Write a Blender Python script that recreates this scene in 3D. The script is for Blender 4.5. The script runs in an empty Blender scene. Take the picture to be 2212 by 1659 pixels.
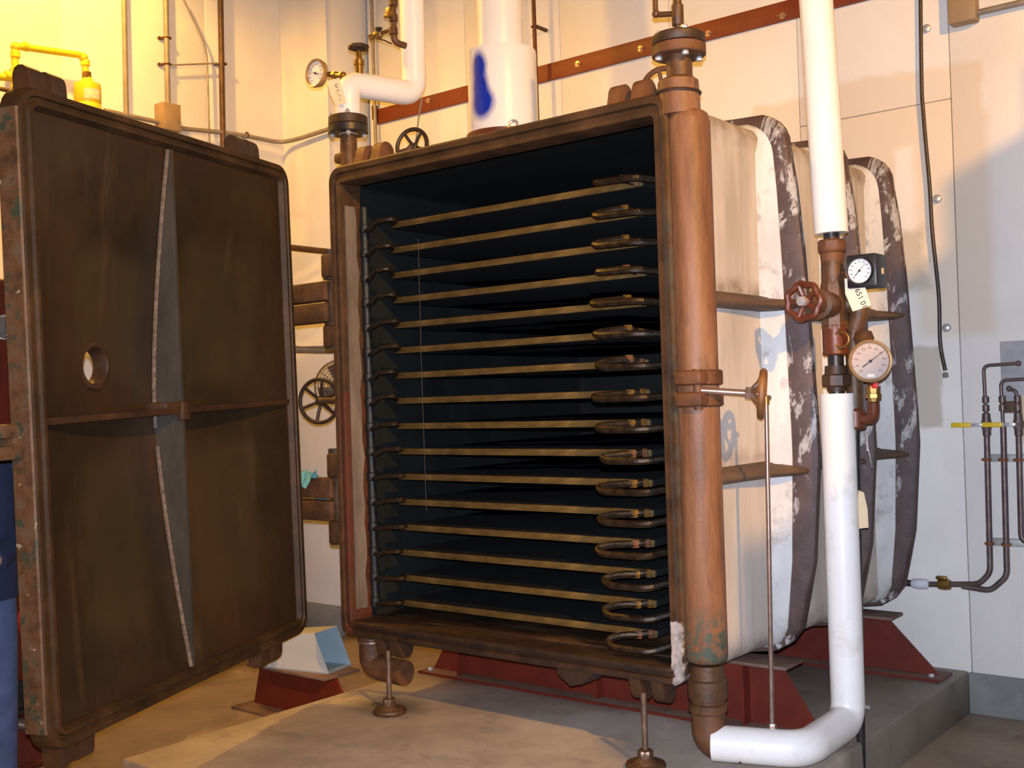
import bpy, bmesh, math, random
from mathutils import Vector, Matrix
random.seed(4)
S = bpy.context.scene
COL = S.collection
PI = math.pi
V = Vector

# ------------------------------------------------------------------ camera
CAM = V((3.80995, -3.51239, 0.98654))
YAW, PITCH, ROLL = 0.679261, 0.0138319, -0.0313372
FPX = 2422.16
fw = V((-math.sin(YAW)*math.cos(PITCH), math.cos(YAW)*math.cos(PITCH), math.sin(PITCH)))
r0 = V((math.cos(YAW), math.sin(YAW), 0)); u0 = r0.cross(fw)
rt = r0*math.cos(ROLL) + u0*math.sin(ROLL); up = -r0*math.sin(ROLL) + u0*math.cos(ROLL)
cd = bpy.data.cameras.new('camera'); cam = bpy.data.objects.new('camera', cd); COL.objects.link(cam)
cd.sensor_fit = 'HORIZONTAL'; cd.sensor_width = 36.0; cd.lens = 36.0*FPX/2212.0
cd.clip_start = 0.05
m = Matrix((rt, up, -fw)).transposed().to_4x4(); m.translation = CAM
cam.matrix_world = m
S.camera = cam

# ------------------------------------------------------------------ light
w = bpy.data.worlds.new('world'); S.world = w; w.use_nodes = True
bg = w.node_tree.nodes['Background']; bg.inputs[0].default_value = (1.0, 0.8, 0.55, 1); bg.inputs[1].default_value = 0.03
S.view_settings.view_transform = 'Standard'; S.view_settings.look = 'None'
S.view_settings.gamma = 1; S.view_settings.exposure = 0.0; S.view_settings.use_curve_mapping = False
def lamp(name, loc, power, color, radius):
    l = bpy.data.lights.new(name, 'POINT'); l.energy = power; l.color = color; l.shadow_soft_size = radius
    o = bpy.data.objects.new(name, l); COL.objects.link(o); o.location = loc
    return o
SODIUM = (1.0, 0.49, 0.07)
LA = V((-1.6, -0.45, 4.2)); LB = V((6.8, -3.3, 4.2))
fl = bpy.data.lights.new('flash', 'SPOT'); fl.energy = 1000; fl.color = (0.77, 0.83, 1.0); fl.shadow_soft_size = 0.012
fl.spot_size = math.radians(100); fl.spot_blend = 1.0
fo = bpy.data.objects.new('flash', fl); COL.objects.link(fo); fo.location = CAM + up*0.055
fo.rotation_euler = (fw + rt*.10 + up*.03).to_track_quat('-Z', 'Y').to_euler()
lamp('bay_lamp_light', LA, 250, SODIUM, 0.05)
lamp('bay_lamp_light', LB, 2000, SODIUM, 0.06)

# ------------------------------------------------------------------ pixel helper (finds real coordinates on a known plane)
def A(px, py, ax, val):
    d = fw + rt*((px-1106)/FPX) - up*((py-829.5)/FPX)
    i = 'xyz'.index(ax)
    return CAM + d*((val-CAM[i])/d[i])
def AD(px, py, depth):
    return CAM + (fw + rt*((px-1106)/FPX) - up*((py-829.5)/FPX))*depth

# ------------------------------------------------------------------ materials
def srgb(r, g, b):
    f = lambda c: (c/255/12.92) if c/255 <= .04045 else ((c/255+.055)/1.055)**2.4
    return (f(r), f(g), f(b))
MATS = {}
class MT:
    """small node-tree builder"""
    def __init__(s, name, rough=.6, metal=0.0, spec=.5):
        s.m = bpy.data.materials.new(name); s.m.use_nodes = True; s.t = s.m.node_tree; s.N = s.t.nodes; s.L = s.t.links
        s.b = s.N['Principled BSDF']; s.b.inputs['Roughness'].default_value = rough
        s.b.inputs['Metallic'].default_value = metal; s.b.inputs['Specular IOR Level'].default_value = spec
        s.co = s.N.new('ShaderNodeTexCoord').outputs['Object']
    def world(s):
        s.co = s.N.new('ShaderNodeNewGeometry').outputs['Position']; return s
    def n(s, t, **kw):
        x = s.N.new(t)
        for k, v in kw.items(): setattr(x, k, v)
        return x
    def mp(s, scale=(1, 1, 1), loc=(0, 0, 0), rot=(0, 0, 0)):
        x = s.n('ShaderNodeMapping'); x.inputs['Scale'].default_value = scale; x.inputs['Location'].default_value = loc
        x.inputs['Rotation'].default_value = rot
        s.L.new(s.co, x.inputs[0]); return x.outputs[0]
    def noise(s, scale=5, detail=5, rough=.6, vec=None, dist=0):
        x = s.n('ShaderNodeTexNoise'); x.inputs['Scale'].default_value = scale; x.inputs['Detail'].default_value = detail
        x.inputs['Roughness'].default_value = rough; x.inputs['Distortion'].default_value = dist
        s.L.new(vec if vec is not None else s.co, x.inputs['Vector']); return x.outputs[0]
    def ramp(s, fac, stops):
        x = s.n('ShaderNodeValToRGB'); e = x.color_ramp.elements
        while len(e) < len(stops): e.new(.5)
        for i, (p, c) in enumerate(stops):
            e[i].position = p; e[i].color = (*c, 1) if len(c) == 3 else c
        s.L.new(fac, x.inputs[0]); return x.outputs[0]
    def thr(s, fac, lo, hi):
        return s.ramp(fac, [(lo, (0, 0, 0)), (hi, (1, 1, 1))])
    def mix(s, f, a, b, mode='MIX'):
        x = s.n('ShaderNodeMix', data_type='RGBA', blend_type=mode)
        for v, i in ((f, 0), (a, 6), (b, 7)):
            if isinstance(v, (int, float)): x.inputs[i].default_value = v
            elif isinstance(v, tuple): x.inputs[i].default_value = (*v, 1)
            else: s.L.new(v, x.inputs[i])
        return x.outputs[2]
    def math(s, op, a, b=0.0, c=None):
        x = s.n('ShaderNodeMath', operation=op)
        for i, v in enumerate((a, b) if c is None else (a, b, c)):
            if isinstance(v, (int, float)): x.inputs[i].default_value = v
            else: s.L.new(v, x.inputs[i])
        return x.outputs[0]
    def sep(s):
        x = s.n('ShaderNodeSeparateXYZ'); s.L.new(s.co, x.inputs[0]); return x.outputs
    def blob(s, c, r, wob=.25, ns=9, soft=.3):
        """soft mask, 1 inside an ellipsoid round c with radii r, its outline made ragged by noise"""
        x = s.n('ShaderNodeMapping', vector_type='TEXTURE'); x.inputs['Location'].default_value = c; x.inputs['Scale'].default_value = r
        s.L.new(s.co, x.inputs[0]); l = s.n('ShaderNodeVectorMath', operation='LENGTH'); s.L.new(x.outputs[0], l.inputs[0])
        d = s.math('ADD', l.outputs['Value'], s.math('MULTIPLY', s.math('SUBTRACT', s.noise(ns, 4), .5), wob*2))
        return s.ramp(d, [(1-soft, (1, 1, 1)), (1.0, (0, 0, 0))])
    def box(s, lo, hi, wob=.03, ns=8, soft=.02):
        o = s.sep(); nz = s.math('MULTIPLY', s.math('SUBTRACT', s.noise(ns, 4), .5), wob*2); r = None
        for i in range(3):
            if lo[i] is None: continue
            h = (hi[i]-lo[i])/2; c = (hi[i]+lo[i])/2
            d = s.math('SUBTRACT', h, s.math('ADD', s.math('ABSOLUTE', s.math('SUBTRACT', o[i], c)), nz))
            k = s.n('ShaderNodeClamp'); s.L.new(s.math('DIVIDE', d, soft), k.inputs[0])
            r = k.outputs[0] if r is None else s.math('MULTIPLY', r, k.outputs[0])
        return r
    def bump(s, h, strength=.3, dist=.01):
        x = s.n('ShaderNodeBump'); x.inputs['Strength'].default_value = strength; x.inputs['Distance'].default_value = dist
        s.L.new(h, x.inputs['Height']); s.L.new(x.outputs[0], s.b.inputs['Normal'])
    def col(s, c):
        if isinstance(c, tuple): s.b.inputs['Base Color'].default_value = (*c, 1)
        else: s.L.new(c, s.b.inputs['Base Color'])
        return s
    def rough(s, f):
        s.L.new(f, s.b.inputs['Roughness']); return s
    def done(s): return s.m

def mk(name, c1, c2, scale=6, rough=.6, metal=0, bump=.25, bscale=None, stretch=(1, 1, 1), spec=.5, c3=None, bd=.006):
    t = MT(name, rough, metal, spec); v = t.mp(stretch)
    st = [(.3, c1), (.65, c2)] if c3 is None else [(.28, c1), (.5, c2), (.72, c3)]
    t.col(t.ramp(t.noise(scale, 6, .62, v), st))
    if bump: t.bump(t.noise(bscale or scale*6, 5, .6), bump, bd)
    return t.done()

RUST = mk('rusty_cast_iron', (.030, .012, .004), (.105, .040, .014), 7, .62, 0, .45, 60, c3=(.17, .066, .026), bd=.004)
RUSTD = mk('dark_rust_iron', (.010, .0055, .003), (.036, .017, .008), 6, .55, 0, .4, 70, c3=(.062, .028, .012), bd=.003)
def column_mat():
    t = MT('rusty_header_pipe', .55)
    n1 = t.noise(6, 6, .65, t.mp((3, 3, .35)))
    c = t.ramp(n1, [(.25, (.070, .029, .012)), (.5, (.180, .078, .034)), (.75, (.27, .135, .068))])
    n2 = t.noise(22, 5, .6, t.mp((1, 1, .3)))
    c = t.mix(t.math('MULTIPLY', t.thr(n2, .6, .72), .6), c, (.05, .024, .014))
    g = t.math('MULTIPLY', t.blob((0, 0, -.93), (.3, .3, .17), .3, 9, .6), t.thr(t.noise(28, 4), .44, .58))
    c = t.mix(g, c, (.055, .075, .055))
    t.col(c); t.bump(t.noise(70, 4), .3, .003); return t.done()
COLUMN = column_mat()
def frame_mat():
    t = MT('rusty_flange', .55)
    c = t.ramp(t.noise(6, 6, .65), [(.28, (.014, .007, .003)), (.5, (.052, .023, .008)), (.74, (.095, .042, .016))])
    low_dark = t.box((-.1, -1, -.3), (1.69, 1, .035), .02, 9, .03)  # darker along the bottom of the flange
    c = t.mix(t.math('MULTIPLY', low_dark, .8), c, t.ramp(t.noise(12, 5), [(.35, (.008, .005, .003)), (.7, (.030, .014, .007))]))
    # red lead primer shows through towards the bottom of the left side
    pr = t.math('MULTIPLY', t.math('MULTIPLY', t.box((-.05, -1, -.2), (.02, 1, 1.05), .02, 7, .02), t.thr(t.noise(8, 4), .34, .55)), .5)
    c = t.mix(pr, c, (.11, .014, .006))
    wp = t.box((1.682, -.3, -.10), (1.735, .06, .17), .016, 30, .006)
    c = t.mix(wp, c, t.ramp(t.noise(40, 4), [(.3, (.24, .21, .20)), (.6, (.40, .37, .36))]))
    gr = t.math('MULTIPLY', t.box((1.70, -.3, -.1), (1.76, .2, 1.7), .01, 12, .02), t.thr(t.noise(18, 5), .42, .6))
    c = t.mix(t.math('MULTIPLY', gr, .5), c, (.05, .055, .045))
    t.col(c); t.bump(t.noise(65, 5), .4, .004); return t.done()
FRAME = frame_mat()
def panel_mat():
    t = MT('stained_pale_paint', .6)
    c = t.ramp(t.noise(4, 6, .6, t.mp((2, 2, .35))), [(.3, (.40, .36, .31)), (.55, (.55, .50, .45)), (.8, (.62, .59, .55))])
    st = t.thr(t.noise(11, 6, .7, t.mp((1, 1, .10))), .56, .75)
    c = t.mix(t.math('MULTIPLY', st, .35), c, (.20, .13, .08))
    o = t.sep()
    for zc, hh in ((1.375, .055), (.735, .055), (2.02, .09), (.01, .07)):
        k = t.math('MULTIPLY', t.box((None, None, zc-hh), (None, None, zc+hh), .05, 9, .06), t.thr(t.noise(12, 5), .3, .7))
        c = t.mix(t.math('MULTIPLY', k, .75), c, (.13, .075, .045))
    t.col(c); t.bump(t.noise(55, 4), .15, .003); return t.done()
PANEL = panel_mat()
def fillet_mat():
    t = MT('chalky_grey_paint', .65)
    c = t.ramp(t.noise(8, 6, .6, t.mp((1, 1, .3))), [(.3, (.42, .42, .42)), (.6, (.58, .58, .57))])
    c = t.mix(t.math('MULTIPLY', t.thr(t.noise(14, 5), .54, .68), .55), c, (.20, .17, .17))
    t.col(c); t.bump(t.noise(50, 4), .2, .003); return t.done()
FILLET = fillet_mat()
def rib_mat():
    t = MT('flaking_brown_rib', .6)
    c = t.ramp(t.noise(10, 5), [(.3, (.036, .020, .018)), (.7, (.085, .048, .044))])
    f = t.thr(t.noise(7, 7, .7, t.mp((1, 1, .5)), .6), .53, .57)
    c = t.mix(t.math('MULTIPLY', f, .9), c, t.ramp(t.noise(25, 4), [(.3, (.28, .27, .27)), (.7, (.46, .45, .45))]))
    t.col(c); t.bump(t.noise(45, 5), .35, .005); return t.done()
RIB = rib_mat()
HRIB = mk('brown_stained_rib', (.045, .025, .018), (.14, .085, .05), 8, .65, 0, .3, 50, stretch=(1, .5, 1))
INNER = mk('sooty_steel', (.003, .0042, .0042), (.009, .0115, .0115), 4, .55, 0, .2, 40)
def shelfedge_mat():
    t = MT('worn_shelf_edge', .36, .45)
    t.col(t.ramp(t.noise(14, 6, .65, t.mp((.35, 1, 1))), [(.28, (.050, .030, .009)), (.55, (.17, .108, .034)), (.8, (.32, .21, .072))]))
    t.bump(t.noise(90, 4), .3, .002); return t.done()
SHEDGE = shelfedge_mat()
TRAY = mk('scorched_tray', (.006, .004, .003), (.035, .018, .009), 5, .45, .2, .3, 40, stretch=(.4, 1, 1), c3=(.10, .055, .024))
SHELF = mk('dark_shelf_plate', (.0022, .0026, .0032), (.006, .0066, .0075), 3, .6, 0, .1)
HINGEM = mk('grimy_hinge_iron', (.018, .009, .004), (.060, .026, .010), 9, .6, 0, .5, 45, c3=(.11, .05, .02), bd=.008)
HOSE = mk('braided_black_hose', (.008, .006, .005), (.034, .021, .011), 30, .32, .4, .6, 160, bd=.003)
JAMB = mk('dusty_flashlit_jamb', (.10, .075, .055), (.20, .16, .12), 9, .7, 0, .2, 40, stretch=(1, 1, .3))  # dusty jamb; the flash light on it is painted in as paler tone
def door_mat():
    t = MT('oily_brown_iron', .5)
    c = t.ramp(t.noise(2.2, 6, .65), [(.28, (.009, .006, .0022)), (.5, (.023, .014, .005)), (.75, (.042, .023, .0085))])
    c = t.mix(t.math('MULTIPLY', t.thr(t.noise(1.3, 3), .5, .72), .3), c, (.06, .016, .006))
    c = t.mix(t.math('MULTIPLY', t.thr(t.noise(7, 6, .7, t.mp((1, 1, .12))), .56, .7), .35), c, (.085, .055, .028))
    # residue: olive film in the middle of the panels, dark oily band round the border
    du = t.n('ShaderNodeVectorMath', operation='DOT_PRODUCT'); t.L.new(t.co, du.inputs[0]); du.inputs[1].default_value = (.35501, -.93486, 0)
    o = t.sep(); cb = t.n('ShaderNodeCombineXYZ'); t.L.new(du.outputs['Value'], cb.inputs[0]); t.L.new(o[2], cb.inputs[2]); t.co = cb.outputs[0]
    for lo, hi in (((-.62, -9, -.86), (-.06, 9, -.10)), ((.14, -9, -.86), (.60, 9, -.10)), ((-.64, -9, .06), (-.04, 9, .72)), ((.12, -9, .06), (.60, 9, .62))):
        c = t.mix(t.math('MULTIPLY', t.box(lo, hi, .05, 4, .10), .32), c, (.058, .043, .018))
    for lo, hi in (((-.9, -9, -1.2), (-.68, 9, 1.2)), ((.66, -9, -1.2), (.9, 9, 1.2)), ((-.9, -9, -1.2), (.9, 9, -.92)), ((-.9, -9, .86), (.9, 9, 1.2))):
        c = t.mix(t.math('MULTIPLY', t.box(lo, hi, .06, 4, .10), .55), c, (.020, .008, .0035))
    t.col(c); t.bump(t.noise(60, 5), .2, .003); return t.done()
DOOR = door_mat()
def rim_mat():
    t = MT('oily_door_rim', .6, 0, .3)
    c = t.ramp(t.noise(5, 6, .65), [(.28, (.012, .007, .003)), (.5, (.030, .016, .006)), (.75, (.070, .034, .014))])
    t.col(c); t.bump(t.noise(60, 5), .35, .004); return t.done()
DOORRIM = rim_mat()
def dooredge_mat():
    t = MT('chipped_green_and_rust', .6)
    c = t.ramp(t.noise(16, 5, .65), [(.3, (.030, .017, .010)), (.5, (.085, .044, .022)), (.7, (.085, .070, .055))])
    c = t.mix(t.thr(t.noise(13, 6, .7), .54, .60), c, (.024, .040, .030))
    c = t.mix(t.thr(t.noise(21, 4, .6), .66, .69), c, (.26, .22, .17))
    t.col(c); t.bump(t.noise(60, 5), .4, .004); return t.done()
DOOREDGE = dooredge_mat()
FIN = mk('scuffed_fin', (.030, .027, .021), (.060, .053, .042), 9, .45, .2, .15, 60, stretch=(1, 1, .4))
WELD = mk('bright_weld', (.07, .05, .04), (.18, .14, .11), 60, .4, .3, .9, 150)
RED = mk('red_lead_paint', (.085, .009, .003), (.135, .015, .005), 5, .55, 0, .15, 50)
DUSTYRED = mk('dusty_red_flange', (.11, .055, .035), (.17, .11, .08), 7, .75, 0, .2, 50)
def jacket_mat(name, patch=None, smudge=False):
    t = MT(name, .32, 0, .45)
    c = t.ramp(t.noise(3, 4), [(.3, (.76, .745, .72)), (.7, (.83, .82, .80))])
    if patch:
        for (cc, rr) in patch:
            c = t.mix(t.blob(cc, rr, .12, 12, .42), c, (.010, .035, .42))
    if smudge:
        c = t.mix(t.math('MULTIPLY', t.thr(t.noise(5, 6, .7), .56, .8), .5), c, (.36, .27, .18))
    t.col(c); t.bump(t.noise(6, 3), .05, .01); return t.done()
WHITE = jacket_mat('white_pvc_jacket')
WHITED = jacket_mat('smudged_white_jacket', None, True)
BRASS = mk('dull_brass', (.16, .085, .018), (.30, .18, .05), 12, .38, .7, .1)
BROWNIRON = mk('brown_pipe_fitting', (.045, .022, .010), (.115, .052, .020), 14, .5, .1, .3, 80)
REDIRON = mk('red_brown_pipe', (.075, .018, .008), (.13, .034, .014), 10, .42, .1, .15, 60)
BLACKPIPE = mk('black_pipe', (.012, .011, .012), (.035, .030, .028), 14, .4, .2, .15, 60)
CHROME = mk('bright_steel', (.42, .38, .36), (.6, .56, .53), 20, .25, .9, .05)
GALV = mk('zinc_bolt', (.42, .42, .44), (.62, .62, .64), 30, .35, .5, .1)
WORNROD = mk('worn_steel_rod', (.10, .065, .045), (.24, .17, .13), 18, .4, .6, .15, 60)
PINKSTEEL = mk('thin_steel_tube', (.34, .24, .20), (.48, .36, .31), 20, .3, .8, .05)
CONDUIT = mk('grey_conduit', (.21, .18, .145), (.30, .26, .21), 10, .5, .3, .1)
JBOX = mk('tan_junction_box', (.24, .16, .085), (.33, .23, .13), 6, .55, .1, .08)
YELLOW = mk('yellow_gas_paint', (.70, .50, .012), (.80, .60, .02), 6, .42, 0, .08)
YLABEL = mk('pale_label', (.6, .5, .3), (.75, .68, .5), 40, .5)
YHANDLE = mk('yellow_grip', (.62, .42, .01), (.75, .52, .02), 8, .45)
INK = mk('black_ink', (.012, .012, .014), (.02, .02, .022), 10, .6, 0, 0)
PAPER = mk('tag_card', (.72, .66, .50), (.80, .75, .60), 8, .8, 0, 0)
TANPAPER = mk('tan_card', (.60, .47, .30), (.68, .55, .36), 8, .8, 0, 0)
DIAL = mk('white_dial', (.74, .73, .76), (.80, .79, .82), 8, .5, 0, 0)
DIALP = mk('pinkish_dial', (.36, .30, .285), (.43, .37, .35), 8, .35, 0, 0)
BLACKPL = mk('black_plastic', (.010, .010, .014), (.018, .017, .023), 6, .4, 0, .05)
GOLDBEZ = mk('bezel_bronze', (.38, .23, .10), (.52, .35, .18), 14, .34, .5, .05)
REDP = mk('red_cap', (.5, .02, .015), (.6, .03, .02), 8, .4)
PIPEG = mk('grey_copper_tube', (.085, .065, .065), (.17, .12, .11), 18, .42, .4, .15)
ORANGECL = mk('copper_clamp', (.22, .07, .03), (.34, .13, .06), 20, .45, .4, .1)
STRUT = mk('grey_strut', (.30, .32, .31), (.42, .43, .42), 12, .5, .3, .1)
RAIL = mk('red_brown_bar', (.150, .026, .006), (.20, .038, .010), 6, .55, .0, .08)
CABLE = mk('black_cable', (.018, .013, .012), (.05, .035, .030), 60, .4, 0, .1)
TAPE = mk('white_sealing_tape', (.5, .53, .6), (.62, .65, .72), 20, .6, 0, .4, 60)
GREYSHEET = mk('pale_grey_sheet_metal', (.46, .46, .42), (.54, .54, .50), 5, .55, .1, .05)
SHEETIN = mk('blue_grey_sheet_metal', (.24, .33, .38), (.30, .40, .45), 5, .55, .1, .05)
TEAL = mk('teal_cloth', (.06, .22, .24), (.12, .33, .35), 12, .9, 0, .5, 30)
PLATE = mk('brushed_grey_plate', (.30, .31, .33), (.46, .47, .49), 4, .5, .15, .08, stretch=(1, 1, 3))
RUSTORANGE = mk('orange_rust_handwheel', (.10, .040, .012), (.24, .105, .035), 12, .55, 0, .3, 70)
HANGWHEEL = mk('dark_rusty_handwheel', (.03, .013, .005), (.10, .045, .016), 12, .55, 0, .3, 70)
STEELGUARD = mk('bronze_wire', (.10, .06, .03), (.2, .13, .07), 20, .4, .5, .05)
def wall_mat(name, patches=True, base=((.68, .66, .62), (.77, .75, .715))):
    t = MT(name, .7).world()
    c = t.ramp(t.noise(1.3, 6, .65), [(.3, base[0]), (.6, base[1])])
    c = t.mix(t.math('MULTIPLY', t.thr(t.noise(5, 6, .7, t.mp((1, 1, .25))), .6, .8), .25), c, (.50, .45, .38))
    if patches:
        pk = t.math('MAXIMUM', t.box((1.05, 1.9, 2.14), (2.30, 2.2, 2.55), .10, 2.2, .03), t.box((1.55, 1.9, 1.98), (1.84, 2.2, 2.2), .015, 6, .02))
        pk = t.math('MAXIMUM', pk, t.box((1.9, 1.9, 1.2), (2.30, 2.2, 2.3), .03, 3, .05))
        c = t.mix(t.math('MULTIPLY', pk, .62), c, (.66, .545, .405))
        ol = t.math('MAXIMUM', t.box((1.80, 1.9, 1.42), (2.0, 2.2, 1.80), .10, 4, .05), t.box((1.86, 1.9, .78), (2.03, 2.2, 1.19), .03, 8, .02))
        c = t.mix(t.math('MULTIPLY', ol, .8), c, (.45, .40, .31))
    c = t.mix(t.thr(t.noise(26, 2), .80, .83), c, (.30, .25, .2))
    t.col(c); t.bump(t.noise(120, 4), .25, .003); return t.done()
WALL = wall_mat('painted_wall_panel')
WALLC = mk('wall_core', (.2, .19, .17), (.26, .25, .22), 4, .8)
CURB = mk('grey_painted_curb', (.15, .165, .165), (.24, .25, .24), 5, .7, 0, .2, 40)
def conc_mat(name, a, b, c3):
    t = MT(name, .6).world()
    c = t.ramp(t.noise(1.8, 7, .68), [(.30, a), (.5, b), (.68, c3)])
    c = t.mix(t.math('MULTIPLY', t.thr(t.noise(4.5, 6, .72), .55, .72), .5), c, (.10, .078, .06))
    c = t.mix(t.math('MULTIPLY', t.thr(t.noise(3.1, 7, .75, None, .6), .62, .70), .45), c, (.46, .42, .38))
    c = t.mix(t.math('MULTIPLY', t.thr(t.noise(30, 3), .73, .77), .7), c, (.04, .03, .025))
    c = t.mix(t.math('MULTIPLY', t.blob((.16, .05, -.375), (.24, .2, .2), .2, 6, .7), .75), c, (.035, .026, .02))
    if name == 'worn_pad_concrete':   # darker, greener tone under and beside the dryer
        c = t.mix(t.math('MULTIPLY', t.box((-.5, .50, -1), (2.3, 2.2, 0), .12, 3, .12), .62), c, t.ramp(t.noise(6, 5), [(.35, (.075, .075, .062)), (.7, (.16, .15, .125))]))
    t.col(c); t.rough(t.ramp(t.noise(3, 5), [(.3, (.42,)*3), (.7, (.72,)*3)])); t.bump(t.noise(40, 5), .12, .004); return t.done()
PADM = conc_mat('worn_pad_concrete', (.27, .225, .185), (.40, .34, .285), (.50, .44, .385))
FLOORM = conc_mat('stained_floor_concrete', (.17, .13, .095), (.27, .205, .145), (.34, .265, .19))
CEILM = mk('ceiling_paint', (.10, .095, .085), (.14, .13, .12), 2, .8, 0, 0)
ROOMW = mk('far_wall_paint', (.13, .12, .105), (.17, .16, .14), 2, .8, 0, 0)
DENIM = mk('blue_denim', (.050, .078, .17), (.085, .125, .25), 14, .85, 0, .3, 140)
NAVY = mk('navy_cloth', (.010, .018, .050), (.018, .030, .078), 7, .85, 0, .3, 30)
SKIN = mk('skin', (.50, .29, .20), (.56, .34, .24), 8, .5, 0, .05)
HAIR = mk('dark_hair', (.02, .013, .009), (.05, .03, .02), 40, .5, 0, .6, 90)
BOOT = mk('brown_boot', (.04, .025, .015), (.08, .05, .03), 10, .55)
SHADE = mk('enamel_shade', (.3, .32, .33), (.36, .38, .4), 5, .4)
SLATE = mk('pale_blue_grey_paint', (.30, .38, .42), (.36, .45, .5), 5, .5)

# ------------------------------------------------------------------ mesh builder
class MB:
    def __init__(s): s.bm = bmesh.new()
    def face(s, vs):
        try: return s.bm.faces.new(vs)
        except ValueError: return None
    def loft(s, loops, wrap=False, cap=False, closed=True):
        R = [[s.bm.verts.new(p) for p in l] for l in loops]; k = len(R[0])
        rng = range(len(R)) if wrap else range(len(R)-1)
        for i in rng:
            a, b = R[i], R[(i+1) % len(R)]
            for j in range(k if closed else k-1):
                s.face((a[j], a[(j+1) % k], b[(j+1) % k], b[j]))
        if cap: s.face(R[0][::-1]); s.face(R[-1])
        return s
    def box(s, c, size, rot=None, bev=0.0):
        c = V(c); h = V(size)/2; M = rot or Matrix.Identity(3)
        b = bmesh.new(); bmesh.ops.create_cube(b, size=1)
        for v in b.verts: v.co = V((v.co.x*size[0], v.co.y*size[1], v.co.z*size[2]))
        if bev: bmesh.ops.bevel(b, geom=b.edges[:], offset=bev, segments=2, affect='EDGES', profile=.5)
        s._merge(b, lambda p: c + M @ p); return s
    def _merge(s, b, f):
        mp = {v: s.bm.verts.new(f(v.co)) for v in b.verts}
        for q in b.faces: s.face([mp[v] for v in q.verts])
        b.free()
    def frame(s, d):
        d = V(d).normalized(); a = V((0, 0, 1)) if abs(d.z) < .9 else V((1, 0, 0))
        x = a.cross(d).normalized(); return x, d.cross(x), d
    def lathe(s, p0, d, prof, seg=20, capends=True):
        """prof: (along d, radius) pairs"""
        x, y, d = s.frame(d); p0 = V(p0)
        loops = [[p0 + d*h + (x*math.cos(2*PI*k/seg) + y*math.sin(2*PI*k/seg))*max(r, 1e-4) for k in range(seg)] for h, r in prof]
        return s.loft(loops, cap=capends)
    def cyl(s, a, b, r, r2=None, seg=16):
        a, b = V(a), V(b); L = (b-a).length
        return s.lathe(a, b-a, [(0, r), (L, r if r2 is None else r2)], seg)
    def tube(s, pts, r, seg=10, closed=False, cap=True):
        pts = [V(p) for p in pts]; n = len(pts); T = []
        for i in range(n):
            if closed: t = pts[(i+1) % n]-pts[i-1]
            else: t = pts[min(i+1, n-1)]-pts[max(i-1, 0)]
            T.append(t.normalized())
        x, y, _ = s.frame(T[0]); loops = []
        for i in range(n):
            t = T[i]; x = (x - t*x.dot(t)).normalized(); y = t.cross(x)
            rr = r[i] if isinstance(r, (list, tuple)) else r
            loops.append([pts[i] + (x*math.cos(2*PI*k/seg)+y*math.sin(2*PI*k/seg))*rr for k in range(seg)])
        return s.loft(loops, wrap=closed, cap=cap and not closed)
    def torus(s, c, nrm, R, r, seg=32, rs=8):
        x, y, d = s.frame(nrm); c = V(c)
        return s.tube([c + (x*math.cos(2*PI*k/seg)+y*math.sin(2*PI*k/seg))*R for k in range(seg)], r, rs, closed=True)
    def prism(s, poly, off):
        """poly: 3-D points of a flat outline, extruded by off"""
        off = V(off); return s.loft([[V(p) for p in poly], [V(p)+off for p in poly]], cap=True)
    def hexnut(s, c, d, r, h):
        return s.lathe(c, d, [(0, r*.9), (h*.12, r), (h*.88, r), (h, r*.9)], 6)
    def sphere(s, c, r, sc=(1, 1, 1), u=14, v=9):
        c = V(c)
        return s.loft([[c + V((math.cos(2*PI*k/u)*math.sin(PI*(i+.02)/(v+.04))*r*sc[0], math.sin(2*PI*k/u)*math.sin(PI*(i+.02)/(v+.04))*r*sc[1], -math.cos(PI*(i+.02)/(v+.04))*r*sc[2])) for k in range(u)] for i in range(v+1)], cap=True)
    def mesh(s, name, mats, ang=38, bevel=0):
        bm = s.bm
        bmesh.ops.remove_doubles(bm, verts=bm.verts, dist=1e-6)
        bmesh.ops.recalc_face_normals(bm, faces=bm.faces)
        for f in bm.faces: f.smooth = True
        for e in bm.edges:
            if len(e.link_faces) == 2 and e.calc_face_angle(0) > math.radians(ang): e.smooth = False
        me = bpy.data.meshes.new(name); bm.to_mesh(me); bm.free()
        for q in (mats if isinstance(mats, (list, tuple)) else [mats]): me.materials.append(q)
        return me
def obj(name, mb, mat, parent=None, label=None, cat=None, group=None, kind=None, origin=None, ang=38):
    me = mb.mesh(name, mat, ang) if isinstance(mb, MB) else mb
    if origin is None:
        xs = [v.co for v in me.vertices]
        lo = V((min(c.x for c in xs), min(c.y for c in xs), min(c.z for c in xs))); hi = V((max(c.x for c in xs), max(c.y for c in xs), max(c.z for c in xs)))
        origin = (lo+hi)/2
        if parent is None: origin.z = lo.z
    origin = V(origin)
    if origin.length: me.transform(Matrix.Translation(-origin))
    o = bpy.data.objects.new(name, me); COL.objects.link(o)
    o.location = origin
    if parent is not None:
        o.parent = parent; o.location = origin - WLOC[parent.name]
    WLOC[o.name] = origin
    for k, v in (('label', label), ('category', cat), ('group', group), ('kind', kind)):
        if v: o[k] = v
    return o
WLOC = {}
def empty(name, loc, label, cat, group=None):
    o = bpy.data.objects.new(name, None); COL.objects.link(o); o.location = loc; o.empty_display_size = .1
    o['label'] = label; o['category'] = cat
    if group: o['group'] = group
    WLOC[o.name] = V(loc); return o
def copy_tree(o, shift, parent=None):
    c = o.copy(); COL.objects.link(c); c.parent = parent
    if parent is None or parent is o.parent: c.location = o.location + V(shift)
    for ch in o.children: copy_tree(ch, (0, 0, 0), c)
    WLOC[c.name] = WLOC[o.name] + V(shift)
    return c
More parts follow.
